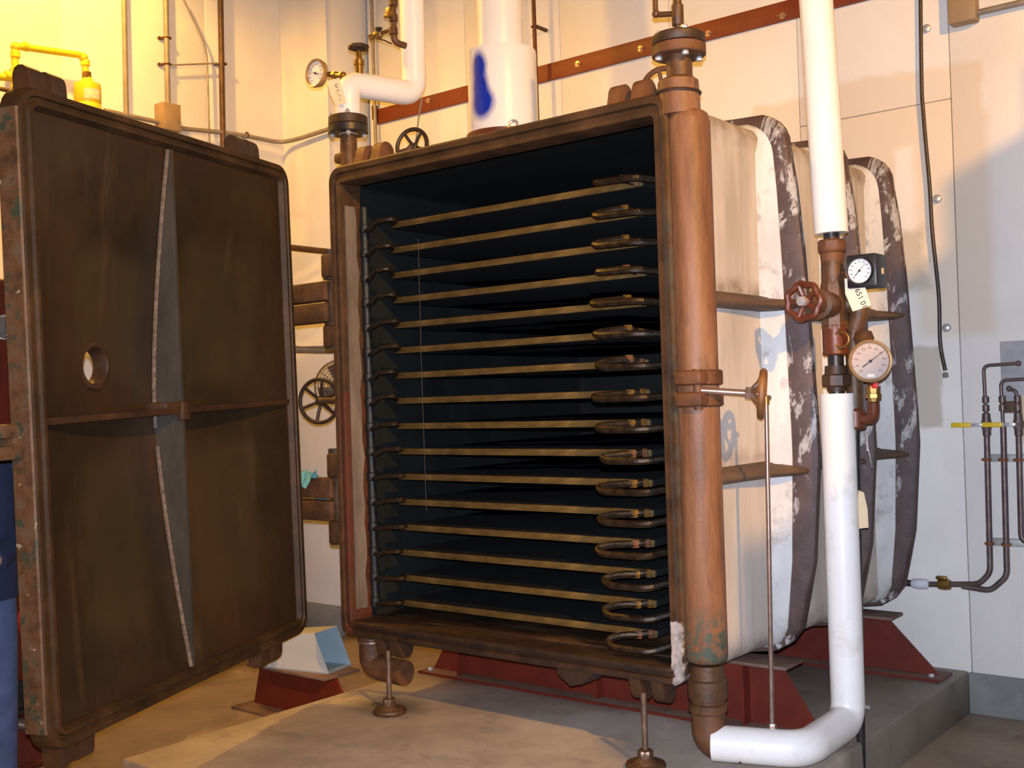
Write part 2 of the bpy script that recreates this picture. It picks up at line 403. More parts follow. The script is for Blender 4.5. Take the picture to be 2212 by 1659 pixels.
def fillet(pts, r, n=5):
    pts = [V(p) for p in pts]; out = [pts[0]]
    for i in range(1, len(pts)-1):
        a, b, c = pts[i-1], pts[i], pts[i+1]; u, v = (a-b), (c-b); q = min(r, u.length*.48, v.length*.48)
        p, s_ = b+u.normalized()*q, b+v.normalized()*q
        for k in range(n+1):
            t = k/n; out.append(p*(1-t)**2 + b*2*t*(1-t) + s_*t*t)
    return out + [pts[-1]]
def rrect(x0, x1, z0, z1, r, y, n=5):
    P = []
    for cx, cz, a0 in ((x1-r, z1-r, 0), (x0+r, z1-r, PI/2), (x0+r, z0+r, PI), (x1-r, z0+r, 1.5*PI)):
        for k in range(n+1):
            a = a0 + PI/2*k/n; P.append(V((cx+r*math.cos(a), y, cz+r*math.sin(a))))
    return P
def wheel(mb, c, nrm, R, rr, spokes=5, hub=.02, dish=.0, spoke_r=None, ph=.3, lobes=0):
    """a handwheel: rim, spokes and hub in one mesh"""
    x, y, d = mb.frame(nrm); c = V(c)
    if lobes:
        n = lobes*8
        pts = [c + (x*math.cos(2*PI*k/n)+y*math.sin(2*PI*k/n))*(R*(1+.055*math.cos(lobes*2*PI*k/n))) for k in range(n)]
        mb.tube(pts, rr, 8, closed=True)
    else: mb.torus(c, nrm, R, rr, 36, 8)
    for k in range(spokes):
        a = ph + 2*PI*k/spokes; e = x*math.cos(a)+y*math.sin(a)
        mb.tube([c - d*dish + e*hub*.6, c - d*dish*.3 + e*R*.55, c + e*R], spoke_r or rr*.75, 7)
    mb.lathe(c - d*(dish+hub*.9), d, [(0, hub*.7), (hub*.2, hub), (hub*1.5, hub), (hub*1.8, hub*.6)], 14)
    return mb

ZP, ZF = -.375, -.575   # top of the equipment pad, floor
YW, XW = 2.01, -2.38    # back wall, left wall

# ================================================================== SETTING
def slab(name, lo, hi, mat, kind='structure', parent=None, bev=0, **kw):
    lo, hi = V(lo), V(hi); return obj(name, MB().box((lo+hi)/2, hi-lo, None, bev), mat, parent, kind=kind, **kw)
slab('floor', (-4.2, -6.5, ZF-.15), (8.2, 2.3, ZF), FLOORM)
slab('ceiling', (-4.2, -6.5, 5.2), (8.2, 2.3, 5.3), CEILM)
slab('wall_right', (8.1, -6.5, ZF), (8.2, 2.3, 5.2), ROOMW)
slab('wall_front', (-4.2, -6.6, ZF), (8.2, -6.5, 5.2), ROOMW)
wb = slab('wall_back', (-1.86, YW+.022, ZF), (8.1, YW+.2, 5.2), WALLC)
XS = [-1.857, -.955, -.19, .575, 1.34, 2.112, 2.88, 3.65, 4.4, 5.2, 6.0, 7.0, 8.1]
def wpanel(lo, hi, parent):
    lo, hi = V(lo), V(hi); return obj('wall_panel', MB().box((lo+hi)/2, hi-lo, None, .0035), WALL, parent)
for a, b in zip(XS[:-1], XS[1:]):
    zz = [ZF, 2.365, 5.2] if abs(a-1.34) < .01 else [ZF, 5.2]
    for z0, z1 in zip(zz[:-1], zz[1:]):
        wpanel((a+.002, YW, z0+.0015), (b-.002, YW+.022, z1-.0015), wb)
wl = slab('wall_left', (XW-.2, -6.5, ZF), (XW-.022, 1.66, 5.2), WALLC)
YS = [-6.5, -4.4, -2.9, -1.4, .0, 1.02, 1.66]
for a, b in zip(YS[:-1], YS[1:]): wpanel((XW-.022, a+.0012, ZF), (XW, b-.0012, 5.2), wl)
slab('wall_corner', (XW-.2, 1.66, ZF), (-1.9, YW+.2, 5.2), WALL, bev=.006)
slab('baseboard_back', (2.1, YW-.018, ZF), (8.1, YW, ZP-.005), CURB, bev=.005)
slab('baseboard_left', (XW, -6.5, ZF), (XW+.018, 1.66, ZP), CURB, bev=.005)
slab('baseboard_corner', (XW+.018, 1.64, ZF), (-1.882, 1.66, ZP), CURB, bev=.005)
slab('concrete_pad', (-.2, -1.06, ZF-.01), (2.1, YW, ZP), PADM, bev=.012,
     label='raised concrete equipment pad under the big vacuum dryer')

# unseen stepped block added off to the right to shade the room's lower right
mb = MB(); P = [V((4.3, -5.25, ZF))]
for k in range(27):
    y, z = -5.25+.25*k, ZF+.18*k; P += [V((4.3, y, z+.18)), V((4.3, y+.25, z+.18))]
P.append(V((4.3, P[-1].y, ZF))); mb.prism(P, (1.1, 0, 0))
obj('added_shade_block', mb, ROOMW, None, 'unseen stepped block added to shade the lower right of the room', kind='structure')

# ================================================================== VACUUM DRYER
W, H = 1.68, 2.0
dry = empty('vacuum_dryer', (.85, .95, ZP), 'huge rusty cast iron shelf vacuum dryer with its door swung open', 'dryer')
O0 = (0, 0, 0)
# --- shell
mb = MB()
IN = lambda y: rrect(-.015, 1.72, -.012, 2.0, .03, y); OUT = lambda y: rrect(-.06, 1.80, -.03, 2.045, .07, y)
mb.loft([OUT(1.93), OUT(.10), IN(.10)]); mb.face([mb.bm.verts.new(p) for p in OUT(1.93)][::-1])
shell = obj('chamber_shell', mb, PANEL, dry, origin=O0)
mb = MB(); mb.loft([IN(.10), IN(1.86)]); mb.face([mb.bm.verts.new(p) for p in IN(1.86)])
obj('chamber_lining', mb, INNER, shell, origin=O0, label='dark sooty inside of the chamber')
# --- vertical ribs round the shell
def pz(z):
    P = [(-.05, .05), (.0, .085), (.3, .155), (.75, .19), (1.06, .175), (1.5, .155), (1.8, .13), (1.97, .105), (2.1, .10)]
    for (a, pa), (b, pb) in zip(P[:-1], P[1:]):
        if z <= b: return pa + (pb-pa)*max(0, (z-a))/(b-a)
    return P[-1][1]
def rib_loops(s):
    """outline of the rib at fraction s of its height above the shell"""
    L = []
    nz, nx = 14, 9
    for i in range(nz+1):
        z = .05 + (1.93-.05)*i/nz; L.append((1.79 + (pz(z)+.01)*s, z))
    cx, cz = 1.79-.06, 2.035-.06; ox, oz = .105, .06
    for k in range(1, 6):
        a = PI/2*k/6; q = V((1.79+(pz(1.95)+.01)*s, 2.035+.065*s)); c0 = V((q.x-.14, q.y-.14)); L.append((c0.x+.14*math.cos(a), c0.y+.14*math.sin(a)))
    for i in range(nx+1):
        x = 1.68 - 1.6*i/nx; L.append((x, 2.035 + (.065+.03*math.sin(PI*i/nx))*s))
    for k in range(1, 4):
        a = PI/2 + PI/2*k/4; L.append((.03+.08*math.cos(a)-.065*s, 1.955+(.08+.065*s)*math.sin(a)))
    for i in range(nz+1):
        z = 1.93 - 1.88*i/nz; L.append((-.05 - .08*s, z))
    for i in range(nx+1):
        x = .05 + 1.6*i/nx; L.append((x, -.02 - (.05+.03*math.sin(PI*i/nx))*s))
    L.append((1.74+.045*s, -.02-.03*s)); L.append((1.78+.07*s, .0-.01*s))
    return L
def rl(s, y): return [V((x, y, z)) for x, z in rib_loops(s)]
for yr in (.64, 1.22, 1.76):
    mb = MB(); mb.loft([rl(.42, yr-.032), rl(.9, yr-.028), rl(1, yr-.016), rl(1, yr+.016), rl(.9, yr+.028), rl(.42, yr+.032)], wrap=True)
    obj('vertical_rib', mb, RIB, shell, origin=(1.85, yr, 1.0), ang=50)
    mb = MB(); mb.loft([rl(0, yr-.10), rl(.10, yr-.085), rl(.30, yr-.05), rl(.5, yr-.036), rl(.5, yr+.036), rl(.30, yr+.05), rl(.1, yr+.085), rl(0, yr+.10)], wrap=True)
    obj('rib_fillet', mb, FILLET, shell, origin=(1.85, yr, 1.0), ang=60, label='chalky grey painted root of a rib')
# --- horizontal ribs on the side
for zc in (1.325, .672):
    mb = MB(); loops = []
    for y, p in ((.12, .045), (.3, .055), (.50, .075), (.62, .165), (.74, .09), (.95, .07), (1.10, .08), (1.2, .165), (1.32, .09), (1.5, .07), (1.64, .08), (1.75, .165), (1.85, .12), (1.93, .05)):
        loops.append([V((1.785, y, zc-.024)), V((1.80+p*.6, y, zc-.020)), V((1.80+p*.95, y, zc-.010)), V((1.80+p, y, zc)), V((1.80+p*.95, y, zc+.010)), V((1.80+p*.6, y, zc+.020)), V((1.80+.02, y, zc+.034)), V((1.785, y, zc+.045))])
    mb.loft(loops, cap=True)
    obj('horizontal_rib', mb, HRIB, shell, ang=60)
# --- front frame
def fr(s, y):
    return rrect(-.072*s, W+.058*s, -.068*s, H+.082*s, .018+.05*s, y)
prof = [(0, .12), (0, -.004), (.05, -.013), (.26, -.013), (.32, .0), (.55, .002), (.6, -.012), (.86, -.014), (1, 0), (1, .05), (.93, .06), (.93, .12)]
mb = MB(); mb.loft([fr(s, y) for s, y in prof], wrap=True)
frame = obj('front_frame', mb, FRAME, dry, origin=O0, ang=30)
mb = MB()
P = []
for i in range(25):
    z = .05 + 1.85*i/24; P.append((z, .085+.006*math.sin(i*2.3)+.004*math.sin(i*5.1)))
L0 = [V((.003, .018, z)) for z, _ in P]; L1 = [V((.003, y, z)) for z, y in P]
mb.loft([L0 + L1[::-1], [p+V((.006, 0, 0)) for p in L0+L1[::-1]]], cap=True)
obj('jamb_lit_strip', mb, JAMB, frame, label='dusty strip on the left jamb with flash light painted into its colour')
# lugs in pairs on the frame for the swing bolts
def lug_pair(px, z, updn, y0=.0, gap=.05, wd=.055, ht=.085, dp=.10):
    m2 = []
    for sgn in (-1, 1):
        mb = MB(); x = px + sgn*(gap+wd)/2; poly = []
        for k in range(9):
            a = PI*k/8; poly.append(V((x-wd/2, y0+.055-dp/2*math.cos(a)*.9, z + updn*(ht*.45+ht*.55*math.sin(a)))))
        poly = [V((x-wd/2, y0+.055-dp*.62, z-updn*.02))] + poly + [V((x-wd/2, y0+.055+dp*.9, z-updn*.02))]
        mb.prism(poly, (wd, 0, 0)); m2.append(mb)
    return m2
for px, z, ud in ((A(1355, 200, 'y', .02).x, 2.075, 1), (A(797, 330, 'y', .02).x, 2.075, 1)):
    for mb in lug_pair(px, z, ud): obj('bolt_lug', mb, RUST, frame)
for px in (A(1398, 1500, 'y', .0).x, A(837, 1400, 'y', .0).x):
    for mb in lug_pair(px, -.06, -1, -.01, .045, .05, .085): obj('bolt_lug', mb, RUSTD, frame)
mb = MB(); c = A(1255, 1470, 'y', .12)
mb.prism([V((c.x-.075, .06, -.05)), V((c.x-.07, .06, -.11)), V((c.x-.01, .06, -.15)), V((c.x+.05, .06, -.135)), V((c.x+.13, .06, -.06)), V((c.x+.13, .06, -.04))], (0, .12, 0))
obj('bottom_lug', mb, RUSTD, frame)
# --- header pipes
mb = MB(); cx, cy = 1.778, .072
mb.lathe((cx, cy, .015), (0, 0, 1), [(0, .052), (.012, .074), (.03, .079), (1.955, .079), (1.985, .070), (1.995, .058)], 32)
hd = obj('header_pipe', mb, COLUMN, dry, ang=50)
mb = MB()
for zz in (A(1525, 815, 'y', .0).z, A(1525, 862, 'y', .0).z):
    mb.lathe((cx, cy, zz-.028), (0, 0, 1), [(0, .085), (.006, .093), (.05, .093), (.056, .085)], 28)
    mb.box((cx+.02, cy-.075, zz), (.11, .07, .05), None, .012)
zr = A(1525, 842, 'y', .0).z
mb.cyl((cx+.045, cy-.075, zr-.07), (cx+.045, cy-.075, zr+.075), .017)
clamp = obj('clamp_lug', mb, RUST, hd)
hx, hy = .03, .16
# --- bottom outlet elbow, right
zt = -.02
mb = MB()
mb.lathe((cx, cy, zt+.03), (0, 0, -1), [(0, .06), (.05, .062), (.055, .072), (.12, .072), (.125, .06), (.15, .06)], 24)
obj('outlet_coupling', mb, BROWNIRON, hd)
mb = MB(); pe = fillet([(cx, cy, -.11), (cx, cy, -.272), (cx+.12, cy+.03, -.272)], .085, 7)
mb.tube(pe, .062, 20); mb.lathe((cx, cy, -.125), (0, 0, -1), [(0, .06), (.005, .07), (.03, .07), (.04, .062)], 22)
obj('outlet_elbow', mb, RUST, hd)
# left outlet elbow
ql = A(803, 1425, 'y', .16)
mb = MB(); mb.lathe((ql.x, .16, -.03), (0, 0, -1), [(0, .06), (.07, .062), (.075, .066), (.095, .066), (.1, .06)], 22)
lo = obj('outlet_coupling', mb, BROWNIRON, dry)
mb = MB(); mb.lathe((ql.x, .16, -.118), (0, 0, -1), [(0, .060), (.003, .067), (.010, .067), (.013, .06)], 22); obj('joint_ring', mb, CHROME, lo, label='bright ring at the joint')
mb = MB(); mb.tube(fillet([(ql.x, .16, -.125), (ql.x, .16, -.245), (ql.x+.22, .16, -.25)], .07, 6), .058, 20); obj('outlet_elbow', mb, RUST, lo)
# --- inner manifolds and shelves with their hoses
for x, yy in ((.020, .125), (1.665, .21)):
    mb = MB(); mb.cyl((x, yy, .05), (x, yy, 1.9), .019, seg=12)
    for i in range(16): mb.lathe((x, yy, .055+i*.11507), (0, 0, 1), [(0, .019), (.004, .024), (.036, .024), (.04, .019)], 10)
    obj('manifold', mb, INNER, dry)
SX0, SX1, SY0, SY1 = .17, 1.526, .15, 1.75
first = None
for i in range(16):
    z = .075 + i*.11507
    mb = MB(); mb.box(((SX0+SX1)/2, (SY0+SY1)/2+.003, z), (SX1-SX0, SY1-SY0-.006, .025), None, .003)
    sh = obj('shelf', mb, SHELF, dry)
    mb = MB(); mb.box(((SX0+SX1)/2, SY0-.001, z), (SX1-SX0, .008, .028), None, .0035)
    obj('edge_strip', mb, SHEDGE, sh, label='worn golden front edge')
    random.seed(100+i)
    j = lambda a: random.uniform(-a, a)
    # left hose: short pigtail from the post to the shelf corner
    a = V((.035, .118, z-.012)); b = V((SX0+.005, SY0-.004, z+.004))
    hx1 = .20+j(.02); hz = .022+j(.008) if i > 7 else .012+j(.006)
    pts = fillet([a, V((.09, .095, z-.008+j(.006))), V((hx1-.04, .06, z+hz*.7)), V((hx1+.035+j(.01), .085, z+hz)), V((hx1+.01, .125, z+.012)), b], .03, 4)
    obj('flexible_hose', MB().tube(pts, .0115, 8), HOSE, sh)
    # right hose: U-shaped loop hanging in front of the shelf end
    xl = 1.345 + j(.03); dz = -.014-.030*max(0, (9-i))/9 + (.012+.010*j(1) if i > 9 else 0); yl = .055+j(.01)
    up_ = .018 if i > 8 else .0
    pts = fillet([V((SX1-.02, SY0-.004, z+.002)), V((SX1-.06, .11, z+up_)), V((xl+.05, .075, z+up_*.9-.003)), V((xl, yl, z+dz*.5+up_*.5)), V((xl+.035, yl-.02, z+dz)), V((1.55, yl-.005, z+dz*1.05)), V((1.65, .19, z-.012))], .035, 4)
    obj('flexible_hose', MB().tube(pts, .0145, 8), HOSE, sh)
    mb = MB(); mb.hexnut((SX1-.075, .108, z+up_), (1, .35, 0), .017, .03); mb.hexnut((SX1-.03, .135, z+.002), (1, .5, 0), .018, .02)
    obj('hose_fitting', mb, BRASS if i % 3 else RUST, sh)
random.seed(7)
mb = MB(); mb.tube([(.345, .142, .5), (.343, .14, 1.1), (.345, .142, 1.72)], .0013, 5); obj('probe_wire', mb, RUSTD, dry)
mb = MB(); mb.box((.852, .93, .0), (1.70, 1.60, .012), None, .003); obj('drip_tray', mb, TRAY, dry)
# --- swing bolts with handwheels
def swing_bolt(p0, d, L, R, rr, sp, hub, mat, lug=None, r=.012, dish=.03):
    p0 = V(p0); d = V(d).normalized()
    mb = MB(); mb.cyl(p0, p0+d*L, r, seg=14); mb.hexnut(p0+d*(L-.05), d, r*2.0, .035)
    b = obj('swing_bolt', mb, PINKSTEEL, dry)
    mb = MB(); wheel(mb, p0+d*(L+.008), d, R, rr, sp, hub, dish)
    obj('handwheel', mb, mat, b); return b
a = A(1540, 846, 'y', .0); rod = V((.897, .40, -.095)).normalized()
swing_bolt((cx+.045, cy-.075, zr), rod, .215, .078, .0135, 5, .02, RUSTORANGE, r=.0125, dish=.035)
for px, py0, wy in ((1390, 1500, 1636), (838, 1400, 1515)):
    a = A(px, py0, 'y', -.03); zb = ZP+.012
    mb = MB(); mb.cyl((a.x, -.03, -.10), (a.x, -.03, zb+.03), .0115, seg=14)
    mb.hexnut((a.x, -.03, zb+.055), (0, 0, -1), .030, .03)
    b = obj('swing_bolt', mb, WORNROD, dry)
    mb = MB(); c = V((a.x, -.03, zb))
    mb.torus(c, (0, 0, 1), .062, .013, 36, 8)
    mb.lathe(c-V((0, 0, .008)), (0, 0, 1), [(0, .03), (.008, .055), (.02, .05), (.035, .028), (.062, .026), (.066, .02)], 24)
    for k in range(3):
        q = 2*PI*k/3+.5; mb.sphere(c+V((.05*math.cos(q), .05*math.sin(q), .008)), .014, (1, 1, .6), 8, 5)
    obj('handwheel', mb, HANGWHEEL, b)
# top left swing bolt wheel behind the frame
c = A(890, 315, 'y', .42)
mb = MB(); mb.cyl((c.x-.06, c.y-.03, c.z-.06), (c.x, c.y, c.z), .014); b = obj('swing_bolt', mb, BROWNIRON, dry)
mb = MB(); wheel(mb, c, (.25, -.95, .1), .082, .0105, 5, .018, .02, .008, ph=.9); obj('handwheel', mb, RUSTD, b)
mb = MB(); c2 = A(1432, 190, 'y', .42); mb.torus(c2, (.35, -.9, .1), .082, .011, 30, 8)
mb.cyl(c2+V((-.04, -.1, -.07)), c2+V((.0, 0, -.085)), .016); b = obj('swing_bolt', mb, RUST, dry)
mb = MB(); wheel(mb, c2, (.35, -.9, .1), .082, .011, 4, .018, .02, .008, ph=.2); obj('handwheel', mb, RUST, b)
c = A(690, 866, 'y', .40)
mb = MB(); mb.cyl(c+V((.30, .12, .0)), c, .017); mb.lathe(c+V((.22, .09, 0)), (-1, -.4, 0), [(0, .05), (.02, .06), (.07, .06), (.12, .03)], 16); b = obj('swing_bolt', mb, BROWNIRON, dry)
mb = MB(); wheel(mb, c, (.35, -.93, .0), .113, .0105, 6, .026, .02, .0085, ph=.35); obj('handwheel', mb, RUSTD, b)
# --- hinges on the left side
def hinge(zs, mat):
    (a0, a1), (b0, b1), (m0, m1) = zs
    for z0, z1 in ((a0, a1), (b0, b1)):
        mb = MB(); mb.box((-.115, .07, (z0+z1)/2), (.10, .12, abs(z1-z0)), None, .012); mb.cyl((-.15, .06, min(z0, z1)-.006), (-.15, .06, max(z0, z1)+.02), .035)
        obj('hinge_bracket', mb, mat, dry)
    mb = MB(); zc = (m0+m1)/2; h = abs(m1-m0)
    for s_ in (.26, -.26): mb.box((-.285, .03, zc+s_*h), (.32, .07, h*.47), None, .01)
    mb.cyl((-.135, .065, zc-h/2), (-.135, .065, zc+h/2), .042)
    obj('hinge_arm', mb, mat, dry)
Z = lambda px, py: A(px, py, 'y', .06).z
hinge(((Z(705, 552), Z(705, 603)), (Z(710, 704), Z(710, 752)), (Z(690, 612), Z(690, 700))), HINGEM)
hinge(((Z(712, 978), Z(712, 1030)), (Z(720, 1122), Z(720, 1172)), (Z(700, 1030), Z(700, 1122))), HINGEM)

# ------------------------------------------------------------------ door (part of the dryer)
DR = V((-.203, -.092, 0)); DW = 1.70
De = V((.35501, -.93486, 0)).normalized(); Dn = V((.93486, .35501, 0)).normalized(); Dz = V((0, 0, 1))
def D(u, n, z): return DR + De*(u+.030*z) + Dn*n + Dz*(z-.030*u)   # the open door sags a little on its hinges
DZ0, DZ1, DC = -.05, 2.085, 1.02
def drr(s, n):
    """door outline inset by s, at height n above the inner face"""
    q = rrect(s, DW-s, DZ0+s, DZ1-s, max(.02, .085-s*.9), 0, 6)
    return [D(p.x, n, p.z) for p in q]
DD = .115
def dish(u, z):
    a = abs(2*(u-DW/2)/(DW-.14)); b = abs(2*(z-DC)/(DZ1-DZ0-.14))
    return -.02 - DD*max(0, 1-a**2.2)*max(0, 1-b**1.5)
mb = MB()
nu, nz = 26, 30; us = [.06+(DW-.12)*i/nu for i in range(nu+1)]; zs = [DZ0+.06+(DZ1-DZ0-.12)*i/nz for i in range(nz+1)]
F = [[mb.bm.verts.new(D(u, dish(u, z), z)) for u in us] for z in zs]; B = [[mb.bm.verts.new(D(u, dish(u, z)-.03, z)) for u in us] for z in zs]
for i in range(nz):
    for j in range(nu):
        mb.face((F[i][j], F[i][j+1], F[i+1][j+1], F[i+1][j])); mb.face((B[i][j], B[i+1][j], B[i+1][j+1], B[i][j+1]))
ring = [(0, j) for j in range(nu)] + [(i, nu) for i in range(nz)] + [(nz, j) for j in range(nu, 0, -1)] + [(i, 0) for i in range(nz, 0, -1)]
for k in range(len(ring)):
    (a, b), (c, d) = ring[k], ring[(k+1) % len(ring)]
    mb.face((F[a][b], B[a][b], B[c][d], F[c][d]))
HU, HZ, HR = 1.283, 1.190, .066
me = mb.mesh('door', DOOR, 50)
tmp = bpy.data.objects.new('tmp_door', me); COL.objects.link(tmp)
hn = dish(HU, HZ)
cut = bpy.data.objects.new('tmp_cut', MB().cyl(D(HU, hn-.1, HZ), D(HU, hn+.1, HZ), HR, seg=32).mesh('cut', DOOR)); COL.objects.link(cut)
bo = tmp.modifiers.new('b', 'BOOLEAN'); bo.object = cut; bo.operation = 'DIFFERENCE'; bo.solver = 'EXACT'
dg = bpy.context.evaluated_depsgraph_get(); me2 = bpy.data.meshes.new_from_object(tmp.evaluated_get(dg))
for o in (tmp, cut): bpy.data.objects.remove(o)
bm = bmesh.new(); bm.from_mesh(me2)
for e in bm.edges:
    e.smooth = not (len(e.link_faces) == 2 and e.calc_face_angle(0) > .8)
bm.to_mesh(me2); bm.free()
door = obj('door', me2, DOOR, dry, origin=D(DW/2, 0, DC))
mb = MB(); mb.loft([drr(0, -.075), drr(0, -.012), drr(.006, 0), drr(.026, 0), drr(.032, -.010), drr(.040, -.010), drr(.046, .002), drr(.058, .002), drr(.07, -.018), drr(.07, -.06), drr(.05, -.075)], wrap=True)
obj('door_rim', mb, DOORRIM, door, ang=30)
# free edge, chipped paint
mb = MB(); mb.loft([[D(DW-.004, -.006, z), D(DW+.004, -.012, z), D(DW+.004, -.086, z), D(DW-.012, -.09, z)] for z in (DZ0+.07, .4, .8, 1.2, 1.6, DZ1-.075)], cap=True)
obj('edge_band', mb, DOOREDGE, door, label='chipped green and rust paint on the free edge')
# fins
FU = .885
mb = MB(); P1 = []; zl = [DZ0+.075 + (DZ1-DZ0-.15)*i/28 for i in range(29)]
P1 = [D(FU, -.004, z) for z in (zl[0], zl[-1])] + [D(FU, dish(FU, z)-.004, z) for z in zl[::-1]]
mb.prism(P1, De*.014); obj('vertical_fin', mb, FIN, door, label='grey upright stiffening fin across the inside of the door')
mb = MB(); mb.tube([D(FU+.016, dish(FU, z)+.006, z) for z in zl if abs(z-DC) > .05][:13], .009, 7); obj('weld_bead', mb, WELD, door)
mb = MB(); mb.tube([D(FU+.016, dish(FU, z)+.006, z) for z in zl if abs(z-DC) > .05][13:], .009, 7); obj('weld_bead', mb, WELD, door)
mb = MB(); ul = [.08+(DW-.16)*i/24 for i in range(25)]
mb.prism([D(u, -.002, DC-.02) for u in (ul[0], ul[-1])] + [D(u, dish(u, DC)-.004, DC-.02) for u in ul[::-1]], Dz*.022)
mb.box(D(FU+.04, -.05, DC+.01), (.10, .16, .03), Matrix((Dn, De, Dz)).transposed(), .008)
mb.box(D(FU, -.008, DC-.01), (.03, .05, .075), Matrix((Dn, De, Dz)).transposed(), .008)
obj('horizontal_fin', mb, RUSTD, door)
mb = MB(); x0 = D(HU, hn-.10, HZ)
mb.lathe(x0, Dn, [(.048, HR+.012), (.048, HR-.003), (.10, HR-.003), (.112, HR+.002), (.108, HR+.018), (.095, HR+.02), (.048, HR+.012)], 32, False)
obj('sight_port', mb, RUSTD, door, label='round sight hole through the door')
for u, z, ud in ((1.55, DZ1-.01, 1), (.325, DZ1-.01, 1), (1.56, DZ0+.01, -1), (.31, DZ0+.01, -1)):
    for s_ in (-1, 1):
        mb = MB(); uc = u+s_*.052; w_ = .036
        poly = [D(uc-w_, -.075, z-ud*.03), D(uc-w_, -.075, z+ud*.055), D(uc-w_, -.066, z+ud*.074), D(uc-w_, -.05, z+ud*.082), D(uc-w_, -.032, z+ud*.080), D(uc-w_, -.018, z+ud*.068), D(uc-w_, -.012, z+ud*.05), D(uc-w_, -.008, z-ud*.01), D(uc-w_, -.03, z-ud*.03)]
        mb.prism(poly, De*w_*2); obj('bolt_lug', mb, RUSTD, door)
mb = MB()
for s_ in (-.034, .034): mb.box(D(DW+.055, -.075, .955+s_), (.075, .13, .044), Matrix((Dn, De, Dz)).transposed(), .008)
mb.box(D(DW+.02, -.075, .955), (.07, .05, .10), Matrix((Dn, De, Dz)).transposed(), .008)
obj('clamp_lug', mb, DOOREDGE, door)

# ================================================================== SUPPORT SADDLES (on the pad)
def saddle(yc, x0, x1, ztop, nm, label, run=.16, z0=ZP, y_feet=.09):
    r = empty(nm, ((x0+x1)/2, yc, z0), label, 'support', 'red support saddles')
    mb = MB(); mb.prism([V((x0, yc-.007, z0+.014)), V((x1, yc-.007, z0+.014)), V((x1-run, yc-.007, ztop-.014)), V((x0+run, yc-.007, ztop-.014))], (0, .014, 0)); obj('web', mb, RED, r)
    mb = MB(); mb.box(((x0+x1)/2, yc, ztop-.0075), (x1-x0-run*2+.10, .16, .015), None, .004); obj('top_flange', mb, DUSTYRED, r)
    mb = MB(); mb.box(((x0+x1)/2, yc, z0+.007), (x1-x0+.06, y_feet*2, .014), None, .003); obj('foot_plate', mb, [DUSTYRED], r)
    mb = MB(); mb.box(((x0+x1)/2, yc-y_feet-.001, z0+.007), (x1-x0+.06, .004, .013)); obj('foot_edge', mb, RED, r)
    for x in (x0+run+.05, (x0+x1)/2, x1-run-.15):
        mb = MB(); mb.box((x, yc-.035, (z0+ztop)/2), (.012, .056, ztop-z0-.03)); obj('stiffener', mb, RED, r)
    for x in (x0+.02, x1-.02):
        mb = MB(); mb.hexnut((x, yc-y_feet*.6, z0+.014), (0, 0, 1), .014, .014); obj('anchor_bolt', mb, GALV, r)
    return r
saddle(.66, -.12, 1.95, -.10, 'support_saddle', 'long red steel saddle under the front half of the dryer')
saddle(1.80, -.12, 2.03, -.10, 'support_saddle', 'red steel saddle under the back of the dryer, beside the wall', run=.24)

# ================================================================== NEIGHBOUR BASE LEFT OF THE PAD
pb = A(640, 1500, 'z', -.40)
c0 = A(640, 1545, 'z', ZF)
yb = .20
bl = A(548, 1490, 'y', yb); br = A(770, 1560, 'y', yb); tl = A(562, 1428, 'y', yb); tr = A(722, 1458, 'y', yb)
zt_ = (tl.z+tr.z)/2
r = empty('machine_saddle', ((bl.x+br.x)/2, yb, ZF), 'short red steel saddle on the floor behind the open door, grey channel on top', 'support')
mb = MB(); mb.prism([V((bl.x, yb, ZF+.014)), V((br.x, yb, ZF+.014)), V((tr.x, yb, zt_-.012)), V((tl.x, yb, zt_-.012))], (0, .016, 0)); obj('web', mb, RED, r)
mb = MB(); mb.box(((tl.x+tr.x)/2, yb+.04, zt_-.006), (tr.x-tl.x+.03, .24, .013), None, .003); obj('top_flange', mb, DUSTYRED, r)
mb = MB(); mb.box(((bl.x+br.x)/2, yb+.02, ZF+.007), (br.x-bl.x+.10, .26, .014), None, .003); obj('foot_plate', mb, DUSTYRED, r)
# grey channel: open U-section lying on the saddle, its end facing the camera
q = V(((tl.x+tr.x)/2+.02, yb+.05, zt_))
mb = MB(); ang_ = math.radians(12); ca, sa = math.cos(ang_), math.sin(ang_)
def CH(a, b, c): return V((q.x + a*ca - b*sa, q.y + a*sa + b*ca, q.z + c))
r = empty('sheet_metal_channel', q, 'pale grey sheet metal channel resting on the red saddle behind the door', 'channel')
mb = MB(); mb.prism([CH(-.22, -.10, .004), CH(.21, -.10, .004), CH(.13, -.10, .19), CH(-.22, -.10, .15)], V((sa*-.006, ca*.006, 0))); obj('near_side', mb, GREYSHEET, r)
mb = MB(); mb.prism([CH(-.22, .09, .004), CH(.21, .09, .004), CH(.13, .09, .19), CH(-.22, .09, .15)], V((sa*-.006, ca*.006, 0))); obj('far_side', mb, SHEETIN, r)
mb = MB(); mb.prism([CH(-.22, -.10, 0), CH(.21, -.10, 0), CH(.21, .096, 0), CH(-.22, .096, 0)], V((0, 0, .006))); obj('channel_base', mb, SHEETIN, r)
mb = MB(); mb.prism([CH(.13, -.10, .19), CH(.13, .096, .19), CH(-.22, .096, .15), CH(-.22, -.10, .15)], V((0, 0, .006))); obj('channel_lid', mb, GREYSHEET, r)

